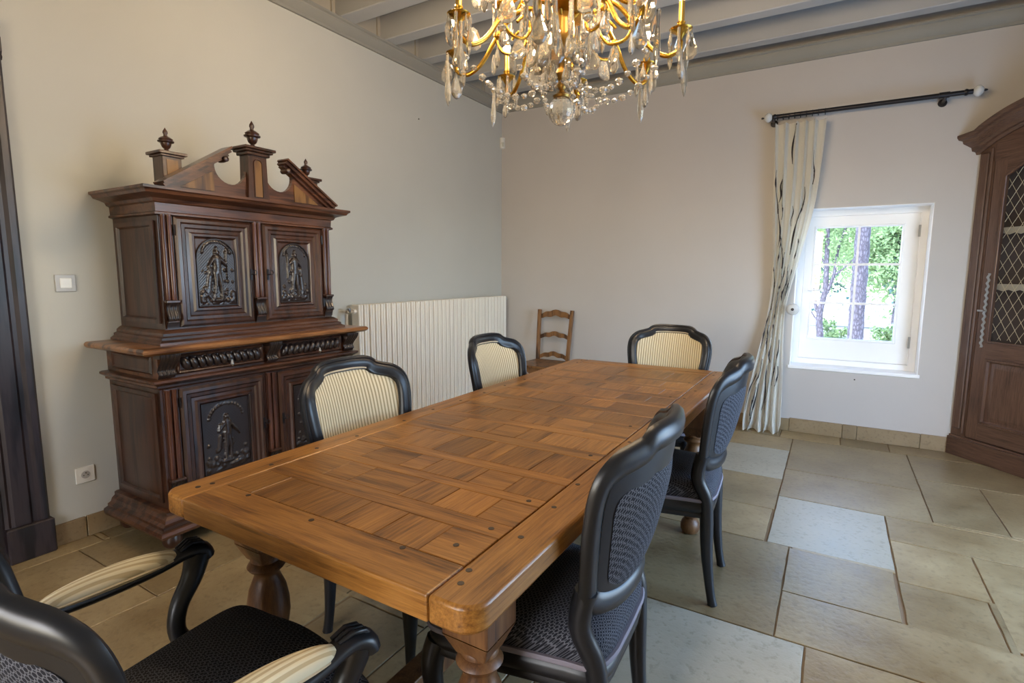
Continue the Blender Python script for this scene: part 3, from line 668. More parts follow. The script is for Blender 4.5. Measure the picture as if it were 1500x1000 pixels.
def door(x0, x1, z0, z1, y, seg, arch, seed, key):
    b = MB().rring(x0, x1, z0, z1, [(0,y+.01),(0,y-.006),(.012,y-.016),(.026,y-.018),(.034,y-.010),(.048,y-.010),(.056,y-.002),(.070,y-.004),(.078,y-.014),(.088,y-.014),(.095,y-.004),(.10,y-.002)])
    d = P_(b, 'door', M_dark, smooth=20)
    w, h = (x1-x0)-.195, (z1-z0)-.195
    r = relief(w, h, seg, arch, seed=seed)
    cx, cz = (x0+x1)/2, (z0+z1)/2
    r.v = [(cx+p[0], y-.006+p[1], cz+p[2]) for p in r.v]
    ro = r.build('carved_figure_panel', M_carve, d, smooth=60)
    # bead round the panel
    R = w/2
    if arch: path = [(cx-R, cz-h/2)]+[(cx-R*math.cos(a), cz+h/2-R+R*math.sin(a)) for a in [PI*i/14 for i in range(15)]]+[(cx+R, cz-h/2)]
    else: path = [(cx-R, cz-h/2), (cx-R, cz+h/2), (cx+R, cz+h/2), (cx+R, cz-h/2)]
    MB().tube([(px, y-.008, pz) for px, pz in path], .0045, 6, up=(0,1,0), closed=True).build('panel_bead', M_carve, d, smooth=60)
    kx, kz = key
    k = MB().box(kx-.006, kx+.006, y-.020, y-.016, kz-.03, kz+.03).tube([(kx, y-.018, kz), (kx, y-.05, kz)], .003, 6)
    k.tube([(kx, y-.05, kz)]+[(kx+.011*math.sin(a), y-.052-.0, kz+.011-.011*math.cos(a)-.0) for a in [2*PI*i/8 for i in range(9)]], .0025, 6)
    k.build('key', M_iron, d)
    for hz in (z0+.06, z1-.09): MB().lathe([(.005,0),(.005,.05)], x0-.002 if kx > cx else x1+.002, y-.012, 8, hz).build('hinge', M_iron, d)
    return d
door(-.49, -.045, .205, .765, -.485, figC, False, 3, (-.06, .50))
door(.045, .49, .205, .765, -.485, figC, False, 4, (.06, .50))
def pilaster(x, zb, zt, y, w=.03):
    g = MB()
    P_(MB().box(x-w, x+w, y-.006, y+.01, zb, zt), 'pilaster_ground', smooth=0)
    for s in (-1, 1):
        pr = [(.010,zb+.13),(.0125,zb+.14),(.012,zb+.2),(.0135,(zb+zt)/2),(.011,zt-.02),(.013,zt-.015),(.013,zt-.004)]
        P_(MB().lathe(pr, x+s*w*.48, y-.008, 14), 'half_column', M_red, smooth=40)
    # carved bracket below the columns
    def B(u, v):
        z = zb+.005+.125*v; xx = (u-.5)*2*w*1.05
        o = .012+.014*math.sin(PI*min(1, v*1.35))**2*(1 if v > .28 else .6)+.010*smoothstep(.8,1,v)
        return (x+xx, y-o-.003*math.cos(u*6*PI)*(v > .25), z)
    P_(MB().grid(B, 18, 20), 'carved_bracket', M_carve, smooth=60)
    P_(MB().cbox(x-w*1.12, x+w*1.12, y-.032, y, zb+.125, zb+.137, .002), 'bracket_cap', smooth=0); P_(MB().cbox(x-w*.9, x+w*.9, y-.022, y, zb+.03, zb+.038, .002), 'bracket_fillet', smooth=0)
for x in (-.53, 0, .53): pilaster(x, .20, .775, -.485)
# drawer zone: gadrooned drawers, scrolled acanthus corbels
for s in (-1, 1):
    x0, x1 = (-.50, -.045) if s < 0 else (.045, .50)
    dr = P_(MB().rring(x0, x1, .838, .936, [(0,-.49),(0,-.50),(.008,-.508),(.014,-.505),(.02,-.498)]), 'drawer', M_dark, smooth=20)
    N = 11; ww = (x1-x0-.05)/N
    for i in range(N):
        cx = x0+.025+ww*(i+.5); sk = s*.010
        lobe = MB()
        lobe.grid(lambda u, v: (cx+ww*.55*math.cos(PI*u)*(-1)*math.sin(PI*v)**.5+sk*(v-.5)*2, -.498-.026*math.sin(PI*u)*math.sin(PI*v)**.6, .852+.072*v), 8, 8)
        lobe.build('gadroon', M_carve, dr, smooth=70)
    kx = (x0+x1)/2+.02
    MB().tube([(kx,-.52,.88),(kx,-.548,.88)], .004, 8).lathe([(.004,-.03),(.009,-.02),(.006,-.005),(.003,0)], kx, -.55, 10, .88).build('drawer_pull', M_steel, dr)
for x, w in ((-.548,.045),(0,.036),(.548,.045)):
    def B(u, v):
        z = .828+.117*v; o = .012+.05*smoothstep(.25,.95,v)+.012*math.sin(PI*min(1,v*3.2))*(v < .31)
        rid = .005*abs(math.cos(u*5*PI))*(v > .1)
        return (x+(u-.5)*2*w*(.85+.15*v), -.49-o-rid, z)
    g = MB().grid(B, 24, 20)
    g.box(x-w*.95, x+w*.95, -.545, -.485, .925, .944); P_(g, 'acanthus_corbel', M_carve, smooth=60)
for s in (-1,1):
    q = MB().rring(-.44, -.06, .842, .930, [(0,.001),(.01,.009),(.02,.003)]); q.v = [(s*(.575+y), x, z) for x, y, z in q.v]; P_(q, 'side_panel', smooth=20)
P_(MB().ushape(.60, .50, [(0,.945),(.045,.945),(.058,.95),(.066,.958),(.068,.968),(.062,.976),(.055,.979),(0,.979)]), 'ledge', M_ledge, smooth=30)
# --- upper tier
P_(MB().ushape(.50, .43, [(0,.979),(.052,.979),(.052,.990),(.036,1.0),(.036,1.012),(.022,1.018),(.022,1.03),(.008,1.042),(0,1.046)]), 'upper_base_moulding', M_darkx, smooth=25)
P_(MB().box(-.497, .497, -.425, 0, 1.046, 1.60), 'upper_body')
door(-.43, -.035, 1.055, 1.585, -.425, figA, True, 5, (-.05, 1.31))
door(.035, .43, 1.055, 1.585, -.425, figB, True, 6, (.05, 1.31))
for x in (-.465, 0, .465): pilaster(x, 1.05, 1.595, -.425, .027)
P_(MB().ushape(.497, .425, [(.002,1.583),(.018,1.588),(.018,1.597),(.010,1.602),(.012,1.64),(.024,1.646),(.030,1.660),(.05,1.668),(.078,1.676),(.085,1.688),(.095,1.694),(.095,1.706),(0,1.706)]), 'cornice', M_darkx, smooth=25)
# pediment
def archarc(cx, cz, r, a0, a1, n): return [(cx+r*math.cos(a0+(a1-a0)*i/n), cz+r*math.sin(a0+(a1-a0)*i/n)) for i in range(n+1)]
for s in (-1, 1):
    arc = archarc(-.142, 1.852, .085, -PI*.02, -PI*.98, 14)     # right to left
    poly = [(-.475,1.706),(-.057,1.706)]+arc+[(-.222,1.885),(-.18,1.905)]
    poly = [(s*x, z) for x, z in poly]
    P_(MB().prism(poly, -.455, -.43), 'pediment_board', M_darkx, smooth=0)
    a, b = Vector((-.49, 0, 1.712)), Vector((-.158, 0, 1.925)); d = (b-a).normalized(); nn = Vector((-d.z, 0, d.x))
    def R(o0, o1, y0, y1, ext=0):
        q = [a+nn*o0, b+d*ext+nn*o0, b+d*ext+nn*o1, a+nn*o1]
        return [(s*p.x, p.z) for p in q], y0, y1
    m = MB()
    for args in ((-.018, -.004, -.475, -.43, -.01), (-.004, .012, -.498, -.42, 0), (.012, .022, -.512, -.42, .008)):
        q, y0, y1 = R(*args); m.prism(q, y0, y1)
    P_(m, 'raking_cornice', M_darkx, smooth=0)
    P_(MB().lathe([(.006,-.495),(.014,-.49),(.016,-.46),(.014,-.43)], s*-.182, 1.885, 14, 0, 'y'), 'scroll_end', M_dark, smooth=40)
    tri = [(s*x, z) for x, z in ((-.40,1.722),(-.235,1.722),(-.232,1.822))]
    P_(MB().prism(tri, -.460, -.45), 'veneer_inlay', M_gold_wood, smooth=0)
ped = [(-.062,1.706),(.062,1.706),(.055,1.80),(.052,1.945),(-.052,1.945),(-.055,1.80)]
P_(MB().prism(ped, -.475, -.40), 'pediment_pedestal', M_dark, smooth=0)
nic = [(-.024,1.72),(.024,1.72),(.024,1.89)]+archarc(0,1.89,.024,0,PI,8)+[(-.024,1.89)]
P_(MB().prism(nic, -.4765, -.474), 'niche_inlay', M_gold_wood, smooth=0)
P_(MB().tube([(x, -.477, z) for x, z in nic], .004, 6, up=(0,1,0), closed=True), 'niche_moulding', smooth=60)
P_(MB().cbox(-.066,.066,-.49,-.39,1.932,1.948,.003).cbox(-.078,.078,-.502,-.38,1.948,1.960,.003).cbox(-.090,.090,-.512,-.37,1.960,1.974,.003), 'pedestal_cap', smooth=0)
urn = [(.018,0),(.022,.006),(.012,.014),(.010,.022),(.020,.030),(.026,.045),(.028,.055),(.040,.060),(.042,.066),(.032,.070),(.036,.078),(.024,.088),(.010,.095),(.009,.104),(.013,.112),(.012,.122),(.006,.132),(.001,.142)]
P_(MB().lathe(urn, 0, -.44, 20, 1.974), 'urn_finial', M_dark, smooth=45)
for s in (-1, 1):
    x = s*.40; y = -.36
    P_(MB().box(x-.044, x+.044, y-.044, y+.044, 1.706, 1.865), 'side_pedestal', smooth=0, bevel=.002)
    P_(MB().box(x-.026, x+.026, y-.0465, y-.043, 1.725, 1.85), 'veneer_inlay', M_gold_wood, smooth=0)
    P_(MB().cbox(x-.054,x+.054,y-.054,y+.054,1.862,1.872,.002).cbox(x-.064,x+.064,y-.064,y+.064,1.872,1.886,.002), 'pedestal_cap', smooth=0)
    P_(MB().lathe([(r*.85, z*.82) for r, z in urn], x, y, 20, 1.886), 'urn_finial', M_dark, smooth=45)

# ------------------------------------------------------------------ radiator
ra = thing('radiator', 'long low white column radiator of many narrow vertical fins on the left wall', 'radiator', (.03, -1.16, .0))
NR = 36; L = 2.12; pt = L/NR
fin = MB()
fin.cbox(.02, .10, -.0250, -.0035, .14, 1.085, .005).cbox(.02, .10, .0005, .0220, .14, 1.085, .005).box(.03, .09, -.02, .018, .16, 1.07)
fin_me = fin.data('radiator_fin', M_rad, 0)
for i in range(NR): inst('radiator_fin', fin_me, ra, (random.Random(i).uniform(-.0012,.0012), -L/2+pt*(i+.5), 0))
for z in (.19, 1.04): MB().lathe([(.018, -L/2-.01), (.018, L/2+.01)], .06, z, 14, 0, 'x').v
hd = MB()
for z in (.19, 1.035): hd.tube([(.06, -L/2-.02, z), (.06, L/2+.01, z)], .018, 12)
hd.build('header_pipe', M_rad, ra)
vp = MB().tube(catmull([(.055,-L/2-.075,1.02),(.055,-L/2-.078,.8),(.055,-L/2-.075,.10),(.055,-L/2-.075,.0)],3), .011, 10).tube([(.055,-L/2-.075,1.035),(.055,-L/2-.01,1.035)], .012, 10)
vp.build('supply_pipe', M_pipe, ra)
MB().lathe([(.013,0),(.017,.006),(.017,.03),(.012,.036)], .055, -L/2-.05, 14, 1.03).build('valve', M_steel, ra)
MB().tube([(.06, L/2+.005, 1.045),(.06, L/2+.04, 1.05)], .009, 8).lathe([(.013,0),(.016,.004),(.013,.012)], .06, 1.052, 12, L/2+.04, 'y').build('bleed_valve', M_steel, ra)
for y in (-.9, 0, .9): MB().box(-.028, .06, y-.01, y+.01, .0, .16).build('radiator_bracket', M_rad, ra, smooth=0)

# ------------------------------------------------------------------ small ladder-back chair
lc = thing('ladder_back_chair', 'small brown wooden ladder-back chair with plank seat in the corner by radiator', 'chair', (.715, -.36, 0), math.radians(0))
hw0, hw1 = .165, .185
for s in (-1, 1):
    p = [(s*hw0, .20, 0), (s*(hw0+.004), .205, .42), (s*(hw0+.012), .235, .70), (s*(hw1), .27, .955)]
    MB().tube(catmull(p, 5), .017, up=(1,0,0), prof=[(1,1),(1,-1),(-1,-1),(-1,1)]).build('back_post', M_small, lc, smooth=30, bevel=.003)
def slat(z, hh, crest):
    top = []; bot = []
    for i in range(25):
        u = -1+2*i/24; x = u*(hw0+(hw1-hw0)*(z-.42)/.53-.012)
        wv = .016*math.cos(u*PI)+.006*math.cos(u*3*PI)-(.004 if abs(u) < .12 else 0)
        top.append((x, z+hh/2+wv+(crest*(1-u*u)))); bot.append((x, z-hh/2+.012*math.cos(u*PI)+.006*math.cos(u*3*PI)))
    y = .205+.065*(z-.42)/.53
    return MB().prism(top+bot[::-1], y, y+.016)
for z, hh, c in ((.49,.042,.004),(.695,.042,.004),(.905,.048,.012)): slat(z, hh, c).build('ladder_slat', M_small, lc, smooth=0)
MB().prism([(-.215,-.235),(.215,-.235),(.185,.215),(-.185,.215)], .425, .445, 'xy').build('seat', M_small, lc, smooth=0, bevel=.004)
def apr(y, hw):
    pts = [(-hw,.424),(hw,.424)]+[(hw-2*hw*i/20, .365+.022*math.cos(4*PI*i/20)*(-1)+.0) for i in range(21)]
    return MB().prism(pts, y, y+.016)
apr(-.21, .18).build('seat_apron', M_small, lc, smooth=0)
for s in (-1, 1):
    q = apr(s*.17, .19); q.v = [(y-.008*s, x, z) for x, y, z in q.v]; q.build('seat_apron', M_small, lc, smooth=0)
    p = catmull([(s*.182,-.2,.424),(s*.192,-.212,.36),(s*.186,-.205,.25),(s*.172,-.192,.1),(s*.178,-.2,.03),(s*.186,-.21,0)],4)
    MB().tube(p, [.026-.012*smoothstep(0,.75,i/(len(p)-1))+.003*smoothstep(.85,1,i/(len(p)-1)) for i in range(len(p))], 10).build('leg', M_small, lc, smooth=50)
MB().box(-.16,.16,.192,.206,.18,.21).build('stretcher', M_small, lc, smooth=0)

# ------------------------------------------------------------------ corner cabinet (local: x along front, front = -y)
th = math.atan2(-.75, .66)
ar = thing('corner_display_cabinet', 'tall walnut corner cabinet with arched cornice and wire-grille door right of window', 'cabinet', (3.985, -.012, 0), th)
AW = 1.13
def A_(b, name, m=None, parent=None, **k): return b.build(name, m or M_arm, parent or ar, **k)
def wallx(y): return .88*y    # the back wall's line in local coordinates
cab = MB()
cab.prism([(-.0,0),(AW,0),(AW-.02,.02),(AW/2-.06,.56),(.0,.0)][:4]+[(.02,.01)], .0, .02, 'xy')
A_(MB().prism([(.004,.004),(AW-.02,.004),(AW-.03,.03),(.505,.60)], .0, .15, 'xy'), 'plinth', M_armx, smooth=0)
A_(MB().box(-.012, AW, -.025, .004, 0, .135).box(-.006, AW, -.018, .004, .135, .150), 'plinth_moulding', M_armx, smooth=0, bevel=.003)
for x0, x1 in ((-.006, .096), (AW-.096, AW)):
    A_(MB().box(x0, x1, 0, .03, .15, 2.22), 'stile', smooth=0)
    A_(MB().cbox(x0+.014, x1-.036, -.014, .001, .20, 2.17, .006), 'stile_moulding', smooth=0)
    A_(MB().cbox(x0+.070, x1-.012, -.012, .001, .17, 2.20, .005), 'stile_moulding', smooth=0)
# interior back boards and shelves
A_(MB().add([(.03,.03,.15),(.505,.595,.15),(AW-.03,.03,.15),(.03,.03,2.25),(.505,.595,2.25),(AW-.03,.03,2.25)], [(0,1,4,3),(1,2,5,4)]), 'back_boards', M_arminside, smooth=0)
for z in (1.265, 1.65, .80, .45):
    sh_ = A_(MB().prism([(.06,.05),(AW-.06,.05),(.505,.56)], z-.02, z, 'xy'), 'shelf', M_armx, smooth=0)
    if z > 1:
        n = 26; pts = [(.10, z+.002)]
        for i in range(n+1):
            xx = .10+(AW-.20)*i/n; pts += [(xx, z-.036-.012*(i % 2))]
        pts.append((AW-.10, z+.002)); MB().prism(pts, .042, .045).build('lace_edging', M_lace, sh_, smooth=0)['label'] = 'cream lace shelf edging'
A_(MB().prism([(.02,.01),(AW-.02,.01),(.505,.58)], 2.20, 2.24, 'xy'), 'top_board', smooth=0)
dx0, dx1, ox0, ox1 = .105, AW-.105, .185, AW-.185
dr_ = root = bpy.data.objects.new('door', None); COL.objects.link(dr_); dr_.parent = ar
def archz(x, z0, rise, half): return z0+rise*(1-((x-AW/2)/half)**2)
N = 24; half = (ox1-ox0)/2
top = [(ox0+(ox1-ox0)*i/N, archz(ox0+(ox1-ox0)*i/N, 1.99, .14, half)) for i in range(N+1)]
outer = [(dx0+(dx1-dx0)*i/N, archz(dx0+(dx1-dx0)*i/N, 2.10, .13, (dx1-dx0)/2)) for i in range(N+1)]
D_ = lambda b, name, m=None, **k: b.build(name, m or M_arm, dr_, **k)
D_(MB().box(dx0, ox0, -.006, .02, .158, 2.10), 'door_stile', smooth=0); D_(MB().box(ox1, dx1, -.006, .02, .158, 2.10), 'door_stile', smooth=0)
D_(MB().prism([(dx0, 2.10), (ox0, 2.10), (ox0, 1.99)]+top+[(ox1, 2.10), (dx1, 2.10)]+outer[::-1], -.006, .02), 'door_top_rail', M_armx, smooth=0)
D_(MB().box(ox0, ox1, -.006, .02, .745, .865), 'door_mid_rail', M_armx, smooth=0)
D_(MB().box(ox0, ox1, -.006, .02, .158, .275), 'door_bottom_rail', M_armx, smooth=0)
D_(MB().rring(ox0, ox1, .275, .745, [(0,-.006),(.004,-.014),(.016,-.014),(.022,.004),(.03,.006),(.06,.0),(.066,.0)]), 'door_panel', M_arm, smooth=20)
D_(MB().tube([(ox0,-.010,.865),(ox0,-.010,1.99)]+[(x,-.010,z) for x, z in top[1:-1]]+[(ox1,-.010,1.99),(ox1,-.010,.865)], .009, 8, up=(0,1,0), closed=True), 'opening_moulding', M_arm, smooth=50)
# wire grille: crossing wires clipped to the opening
gr = MB(); st = .062; slope = 1.75
def inside(x, z): return ox0 < x < ox1 and .865 < z < archz(x, 1.99, .14, half)
for sgn in (1, -1):
    c = -3.0
    while c < 4.2:
        seg = [(ox0+(ox1-ox0)*i/60, c+sgn*slope*(ox0+(ox1-ox0)*i/60)) for i in range(61)]
        ins = [p for p in seg if inside(*p)]
        if len(ins) > 1: gr.tube([(ins[0][0], .006+sgn*.001, ins[0][1]), (ins[-1][0], .006+sgn*.001, ins[-1][1])], .0016, 4)
        c += st*slope
D_(gr, 'wire_grille', M_wire, smooth=0)['label'] = 'diamond wire grille'
esc = MB()
pts = [(dx0+.04+.006*math.sin(i*1.3), .82+.52*i/60) for i in range(61)]
esc.prism([(x-.009, z) for x, z in pts]+[(x+.009, z) for x, z in pts[::-1]], -.009, -.006)
esc.tube([(dx0+.04, -.008, 1.08), (dx0+.04, -.045, 1.08)], .004, 8).box(dx0+.02, dx0+.06, -.05, -.045, 1.074, 1.086)
D_(esc, 'key_plate', M_steel, smooth=0)['label'] = 'long steel key plate with key'
# arched cornice: profile swept along a cyma line
def topline(x):
    q = abs(x-AW/2)/(AW/2+.02)
    return 2.235+.165*(1-q**2.4)*smoothstep(1.0,.93,q) if q < 1 else 2.235
prof = [(0,-.05),(.012,-.05),(.018,-.035),(.03,-.03),(.034,-.012),(.05,.0),(.066,.012),(.070,.026),(.085,.032),(.092,.045),(.092,.056),(0,.056)]; prof = [(o*1.1, z*1.35) for o, z in prof]
NX = 40; cb_ = MB(); vs = []; k = len(prof)
for i in range(NX+1):
    x = -.02+(AW+.04)*i/NX
    for o, z in prof:
        e = (-o if i == 0 else (o if i == NX else 0)); vs.append((x+e, -o, topline(x)+z-.0))
fs = [(i*k+j, i*k+(j+1) % k, (i+1)*k+(j+1) % k, (i+1)*k+j) for i in range(NX) for j in range(k)]+[list(range(k)), list(range(NX*k, NX*k+k))[::-1]]
A_(cb_.add(vs, fs), 'arched_cornice', M_armx, smooth=30)
ret = MB()       # return of the cornice to the wall at the left end
vs = []
for o, z in prof: vs += [(-.02-o, -o, 2.235+z), (-.02-o+.0, .0, 2.235+z)]
A_(ret.add([v for v in vs], [(2*i, 2*i+2, 2*i+3, 2*i+1) for i in range(k-1)]), 'cornice_return', M_armx, smooth=30)
fz = [(x, topline(x)-.064) for x in [dx0-.11+(dx1-dx0+.22)*i/N for i in range(N+1)]]
A_(MB().prism(fz+[(x, z) for x, z in outer[::-1]], .0, .02), 'frieze_board', M_armx, smooth=0)

# ------------------------------------------------------------------ curtain rod and curtain
rz, ry = 2.583, -.10
cr = thing('curtain_rod', 'dark iron curtain rod with clear glass ball finials above the window', 'curtain rod', (0,0,0))
MB().lathe([(.0165, 2.63), (.0165, 3.90)], ry, rz, 14, 0, 'x').lathe([(.019,2.64),(.023,2.65),(.019,2.66)], ry, rz, 14, 0, 'x').lathe([(.019,3.84),(.023,3.85),(.019,3.86)], ry, rz, 14, 0, 'x').lathe([(.021,3.70),(.021,3.76)], ry, rz, 14, 0, 'x').build('rod', M_iron, cr)
for x, s in ((2.605, -1), (3.915, 1)):
    MB().lathe([(.001,-.032),(.020,-.026),(.034,-.012),(.038,0),(.034,.012),(.020,.026),(.001,.032)], ry, rz, 20, x, 'x').build('glass_finial', M_glassball, cr, smooth=60)
    MB().lathe([(.007,0),(.009,.008),(.005,.018),(.001,.022)], ry, rz, 10, x+.03 if s > 0 else x-.052, 'x').build('finial_tip', M_iron, cr)
for x in (3.735, 2.642):
    MB().tube([(x, 0, rz-.03), (x, ry, rz-.03), (x, ry, rz-.012)], .011, 8).lathe([(.026,-.012),(.028,-.006),(.026,0)], x, rz-.03, 16, 0, 'y').build('rod_bracket', M_iron, cr)
def curtain_surf(s, t):
    # s across the cloth 0..1, t height 1 (rod) .. 0 (floor)
    ts = [0, .08, .22, .40, .55, .75, 1]
    lf = [2.545, 2.56, 2.615, 2.685, 2.70, 2.675, 2.655]
    rg = [2.848, 2.842, 2.832, 2.818, 2.885, 2.98, 3.018]
    def itp(a):
        for i in range(len(ts)-1):
            if t <= ts[i+1]+1e-9:
                q = (t-ts[i])/(ts[i+1]-ts[i]); p0 = a[max(i-1,0)]; p1 = a[i]; p2 = a[i+1]; p3 = a[min(i+2,len(a)-1)]
                return .5*((2*p1)+(p2-p0)*q+(2*p0-5*p1+4*p2-p3)*q*q+(3*p1-p0-3*p2+p3)*q**3)
        return a[-1]
    l, r = itp(lf), itp(rg); w = r-l
    amp = .026+.008*smoothstep(.9,1,t)-.012*smoothstep(.5,.35,t)*0-.006*math.exp(-((t-.4)/.1)**2)
    ph = 2*PI*5.2*s+.6*math.sin(3.1*t*2+1)+.5*math.sin(s*9+t*7)
    x = l+w*(s+.018*math.sin(ph*1.0+1.2))
    y = -.10-amp*math.sin(ph)-.010*math.sin(2*ph+t*4)-.035*(1-smoothstep(0,.35,t))+.03*math.exp(-((t-.4)/.12)**2)
    z = .006+(2.524-.006)*t
    if t < .03: y -= .05*(1-t/.03)*(.5+.5*math.sin(ph)); x += .02*math.sin(ph*.5)*(1-t/.03)
    return (x, min(y, -.025), z)
ct = thing('curtain', 'white floor-length curtain with black squiggle print tied back left of window', 'curtain', (0,0,0))
MB().grid(curtain_surf, 220, 130).build('curtain_panel', M_cloth, ct, smooth=80)
rv_ = random.Random(21); vm = MB()
for k in range(30):
    s0, t0 = rv_.uniform(.04,.93), rv_.uniform(.04,.96); L_ = rv_.uniform(.06,.16); c = rv_.uniform(-1,1); pts = []
    for i in range(13):
        q = i/12; s = s0+c*.10*(q-.5)+.03*math.sin(q*5+k); t = t0+L_*(q-.5)
        s = min(.985, max(.015, s)); t = min(.99, max(.01, t)); pts.append((s, t, 0.0019*math.sin(PI*q)+.0006))
    vs = []
    for i, (s, t, w) in enumerate(pts):
        P0 = Vector(curtain_surf(s, t)); du = Vector(curtain_surf(s+.004, t))-P0; dv = Vector(curtain_surf(s, t+.004))-P0
        nrm = du.cross(dv).normalized(); nrm = nrm if nrm.y < 0 else -nrm
        q = pts[min(i+1, 12)]; r = pts[max(i-1, 0)]
        T = (Vector(curtain_surf(q[0], q[1]))-Vector(curtain_surf(r[0], r[1]))).normalized(); side = T.cross(nrm).normalized()
        for d in (-1, 1): vs.append(P0+nrm*.003+side*d*(w*2.6+.0014))
    vm.add(vs, [(2*i, 2*i+1, 2*i+3, 2*i+2) for i in range(12)])
vm.build('printed_squiggles', M_vine, ct, smooth=0)['label'] = 'black squiggle print'
rm = MB(); n = 22; vs = [(0,0,0)]
tor = MB().tube([(0, 0.0225*math.cos(2*PI*i/18), .0225*math.sin(2*PI*i/18)) for i in range(18)], .0028, 6, up=(1,0,0), closed=True).data('curtain_ring', M_iron)
for i in range(9):
    inst('curtain_ring', tor, cr, (2.672+.041*i if i < 8 else 3.005, ry, rz-.006))
tbk = thing('tieback_knob', 'round glass and metal curtain tieback knob on wall left of window', 'tieback', (2.876, -.13, 1.045)).scale = (1.3, 1, 1.3)
tbk = bpy.data.objects['tieback_knob']
MB().lathe([(.001,-.030),(.024,-.026),(.036,-.012),(.037,0),(.030,.010),(.010,.014)], 0, 0, 22, 0, 'y').build('glass_knob', M_glassball, tbk, smooth=60)
MB().lathe([(.001,-.0335),(.009,-.032),(.009,-.029)], 0, 0, 14, 0, 'y').build('knob_centre', M_iron, tbk)
MB().lathe([(.006,.012),(.006,.115),(.018,.118),(.018,.13)], 0, 0, 14, 0, 'y').build('knob_stem', M_steel, tbk)

# ------------------------------------------------------------------ wall fittings
sw = thing('light_switch', 'square white light switch with grey rim on wall left of sideboard', 'switch', (.0, -3.943, 1.266), PI/2)
MB().cbox(-.041,.041,-.009,0,-.041,.041,.003).build('switch_plate', M_switchg, sw, smooth=0)
MB().cbox(-.024,.024,-.013,-.009,-.024,.024,.002).build('rocker', M_switch, sw, smooth=0)
so = thing('power_socket', 'white round-well wall socket low on the wall left of sideboard', 'socket', (.0, -3.938, .317), PI/2)
MB().cbox(-.041,.041,-.008,0,-.041,.041,.003).lathe([(.022,-.0105),(.024,-.0105),(.024,-.008),(.020,-.008)], 0, 0, 24, 0, 'y').build('socket_plate', M_switch, so, smooth=20)
MB().lathe([(.019,-.0112),(.019,-.0106)], 0, 0, 24, 0, 'y').build('socket_well', M_switchg, so, smooth=20)
MB().lathe([(.003,-.016),(.003,-.011)], 0, .010, 8, 0, 'y').lathe([(.003,-.0118),(.003,-.011)], -.009, -.002, 8, 0, 'y').lathe([(.003,-.0118),(.003,-.011)], .009, -.002, 8, 0, 'y').build('socket_pins', M_sock, so)
al = thing('motion_sensor', 'small cream motion sensor in the room corner under the ceiling', 'sensor', (.022, -.022, 2.695), math.radians(45))
MB().grid(lambda u, v: (.028*math.cos(PI*u)*-1, -.028*math.sin(PI*u)*(.55+.45*math.sin(PI*min(1,v+.35))), -.055+.11*v), 12, 10).box(-.026,.026,-.004,.02,-.055,.055).build('sensor_body', M_switch, al, smooth=50)
MB().grid(lambda u, v: (.018*math.cos(PI*u)*-1, -.006-.0245*math.sin(PI*u), -.04+.045*v), 10, 6).build('sensor_lens', mat('sensor_lens', (.6,.58,.5), .3), al, smooth=50)
tag(MB().lathe([(.004,-.01),(.006,-.004),(.001,0)][::-1], 0, 0, 8, 0, 'x').build('wall_nail', M_sock, None, (.01, -1.35, 2.63), smooth=0), 'tiny dark nail alone high on left wall above the radiator', 'nail')
tag(MB().lathe([(.005,-.006),(.006,-.004),(.001,0)], 0, 0, 8, 0, 'y').build('wall_screw', M_sock, None, (3.345, -.000, .49), smooth=0), 'tiny dark screw in the wall below the window sill', 'screw')

# ------------------------------------------------------------------ chandelier
CX, CY = 2.228, -3.16
ch = thing('chandelier', 'gilt brass chandelier hung with clear crystal drops over the dining table', 'chandelier', (CX, CY, 0))
stem = [(.004,2.0),(.012,2.005),(.018,2.02),(.012,2.035),(.018,2.045),(.026,2.06),(.018,2.075),(.014,2.09),(.024,2.105),(.030,2.12),(.022,2.14),(.03,2.15),(.045,2.17),(.047,2.20),(.042,2.25),(.046,2.265),(.062,2.272),(.066,2.28),(.05,2.29),(.03,2.31),(.022,2.36),(.03,2.40),(.045,2.44),(.05,2.47),(.03,2.50),(.016,2.53),(.014,2.60),(.022,2.64),(.012,2.67),(.008,2.72),(.008,3.0),(.04,3.05),(.05,3.085),(.05,3.092)]
MB().lathe(stem, 0, 0, 20).build('stem', M_brassd, ch, smooth=50)
ball = MB()
def ico(r, n1=16, n2=10): return [(max(.001, r*math.sin(PI*i/n2)), -r*math.cos(PI*i/n2)) for i in range(n2+1)]
MB().lathe(ico(.052, 16, 12), 0, 0, 18, 1.927).build('crystal_ball', M_crys, ch, smooth=0)
MB().lathe([(.008,1.978),(.03,1.974),(.034,1.982),(.02,1.99),(.006,2.004)], 0, 0, 16).build('ball_cap', M_brassd, ch)
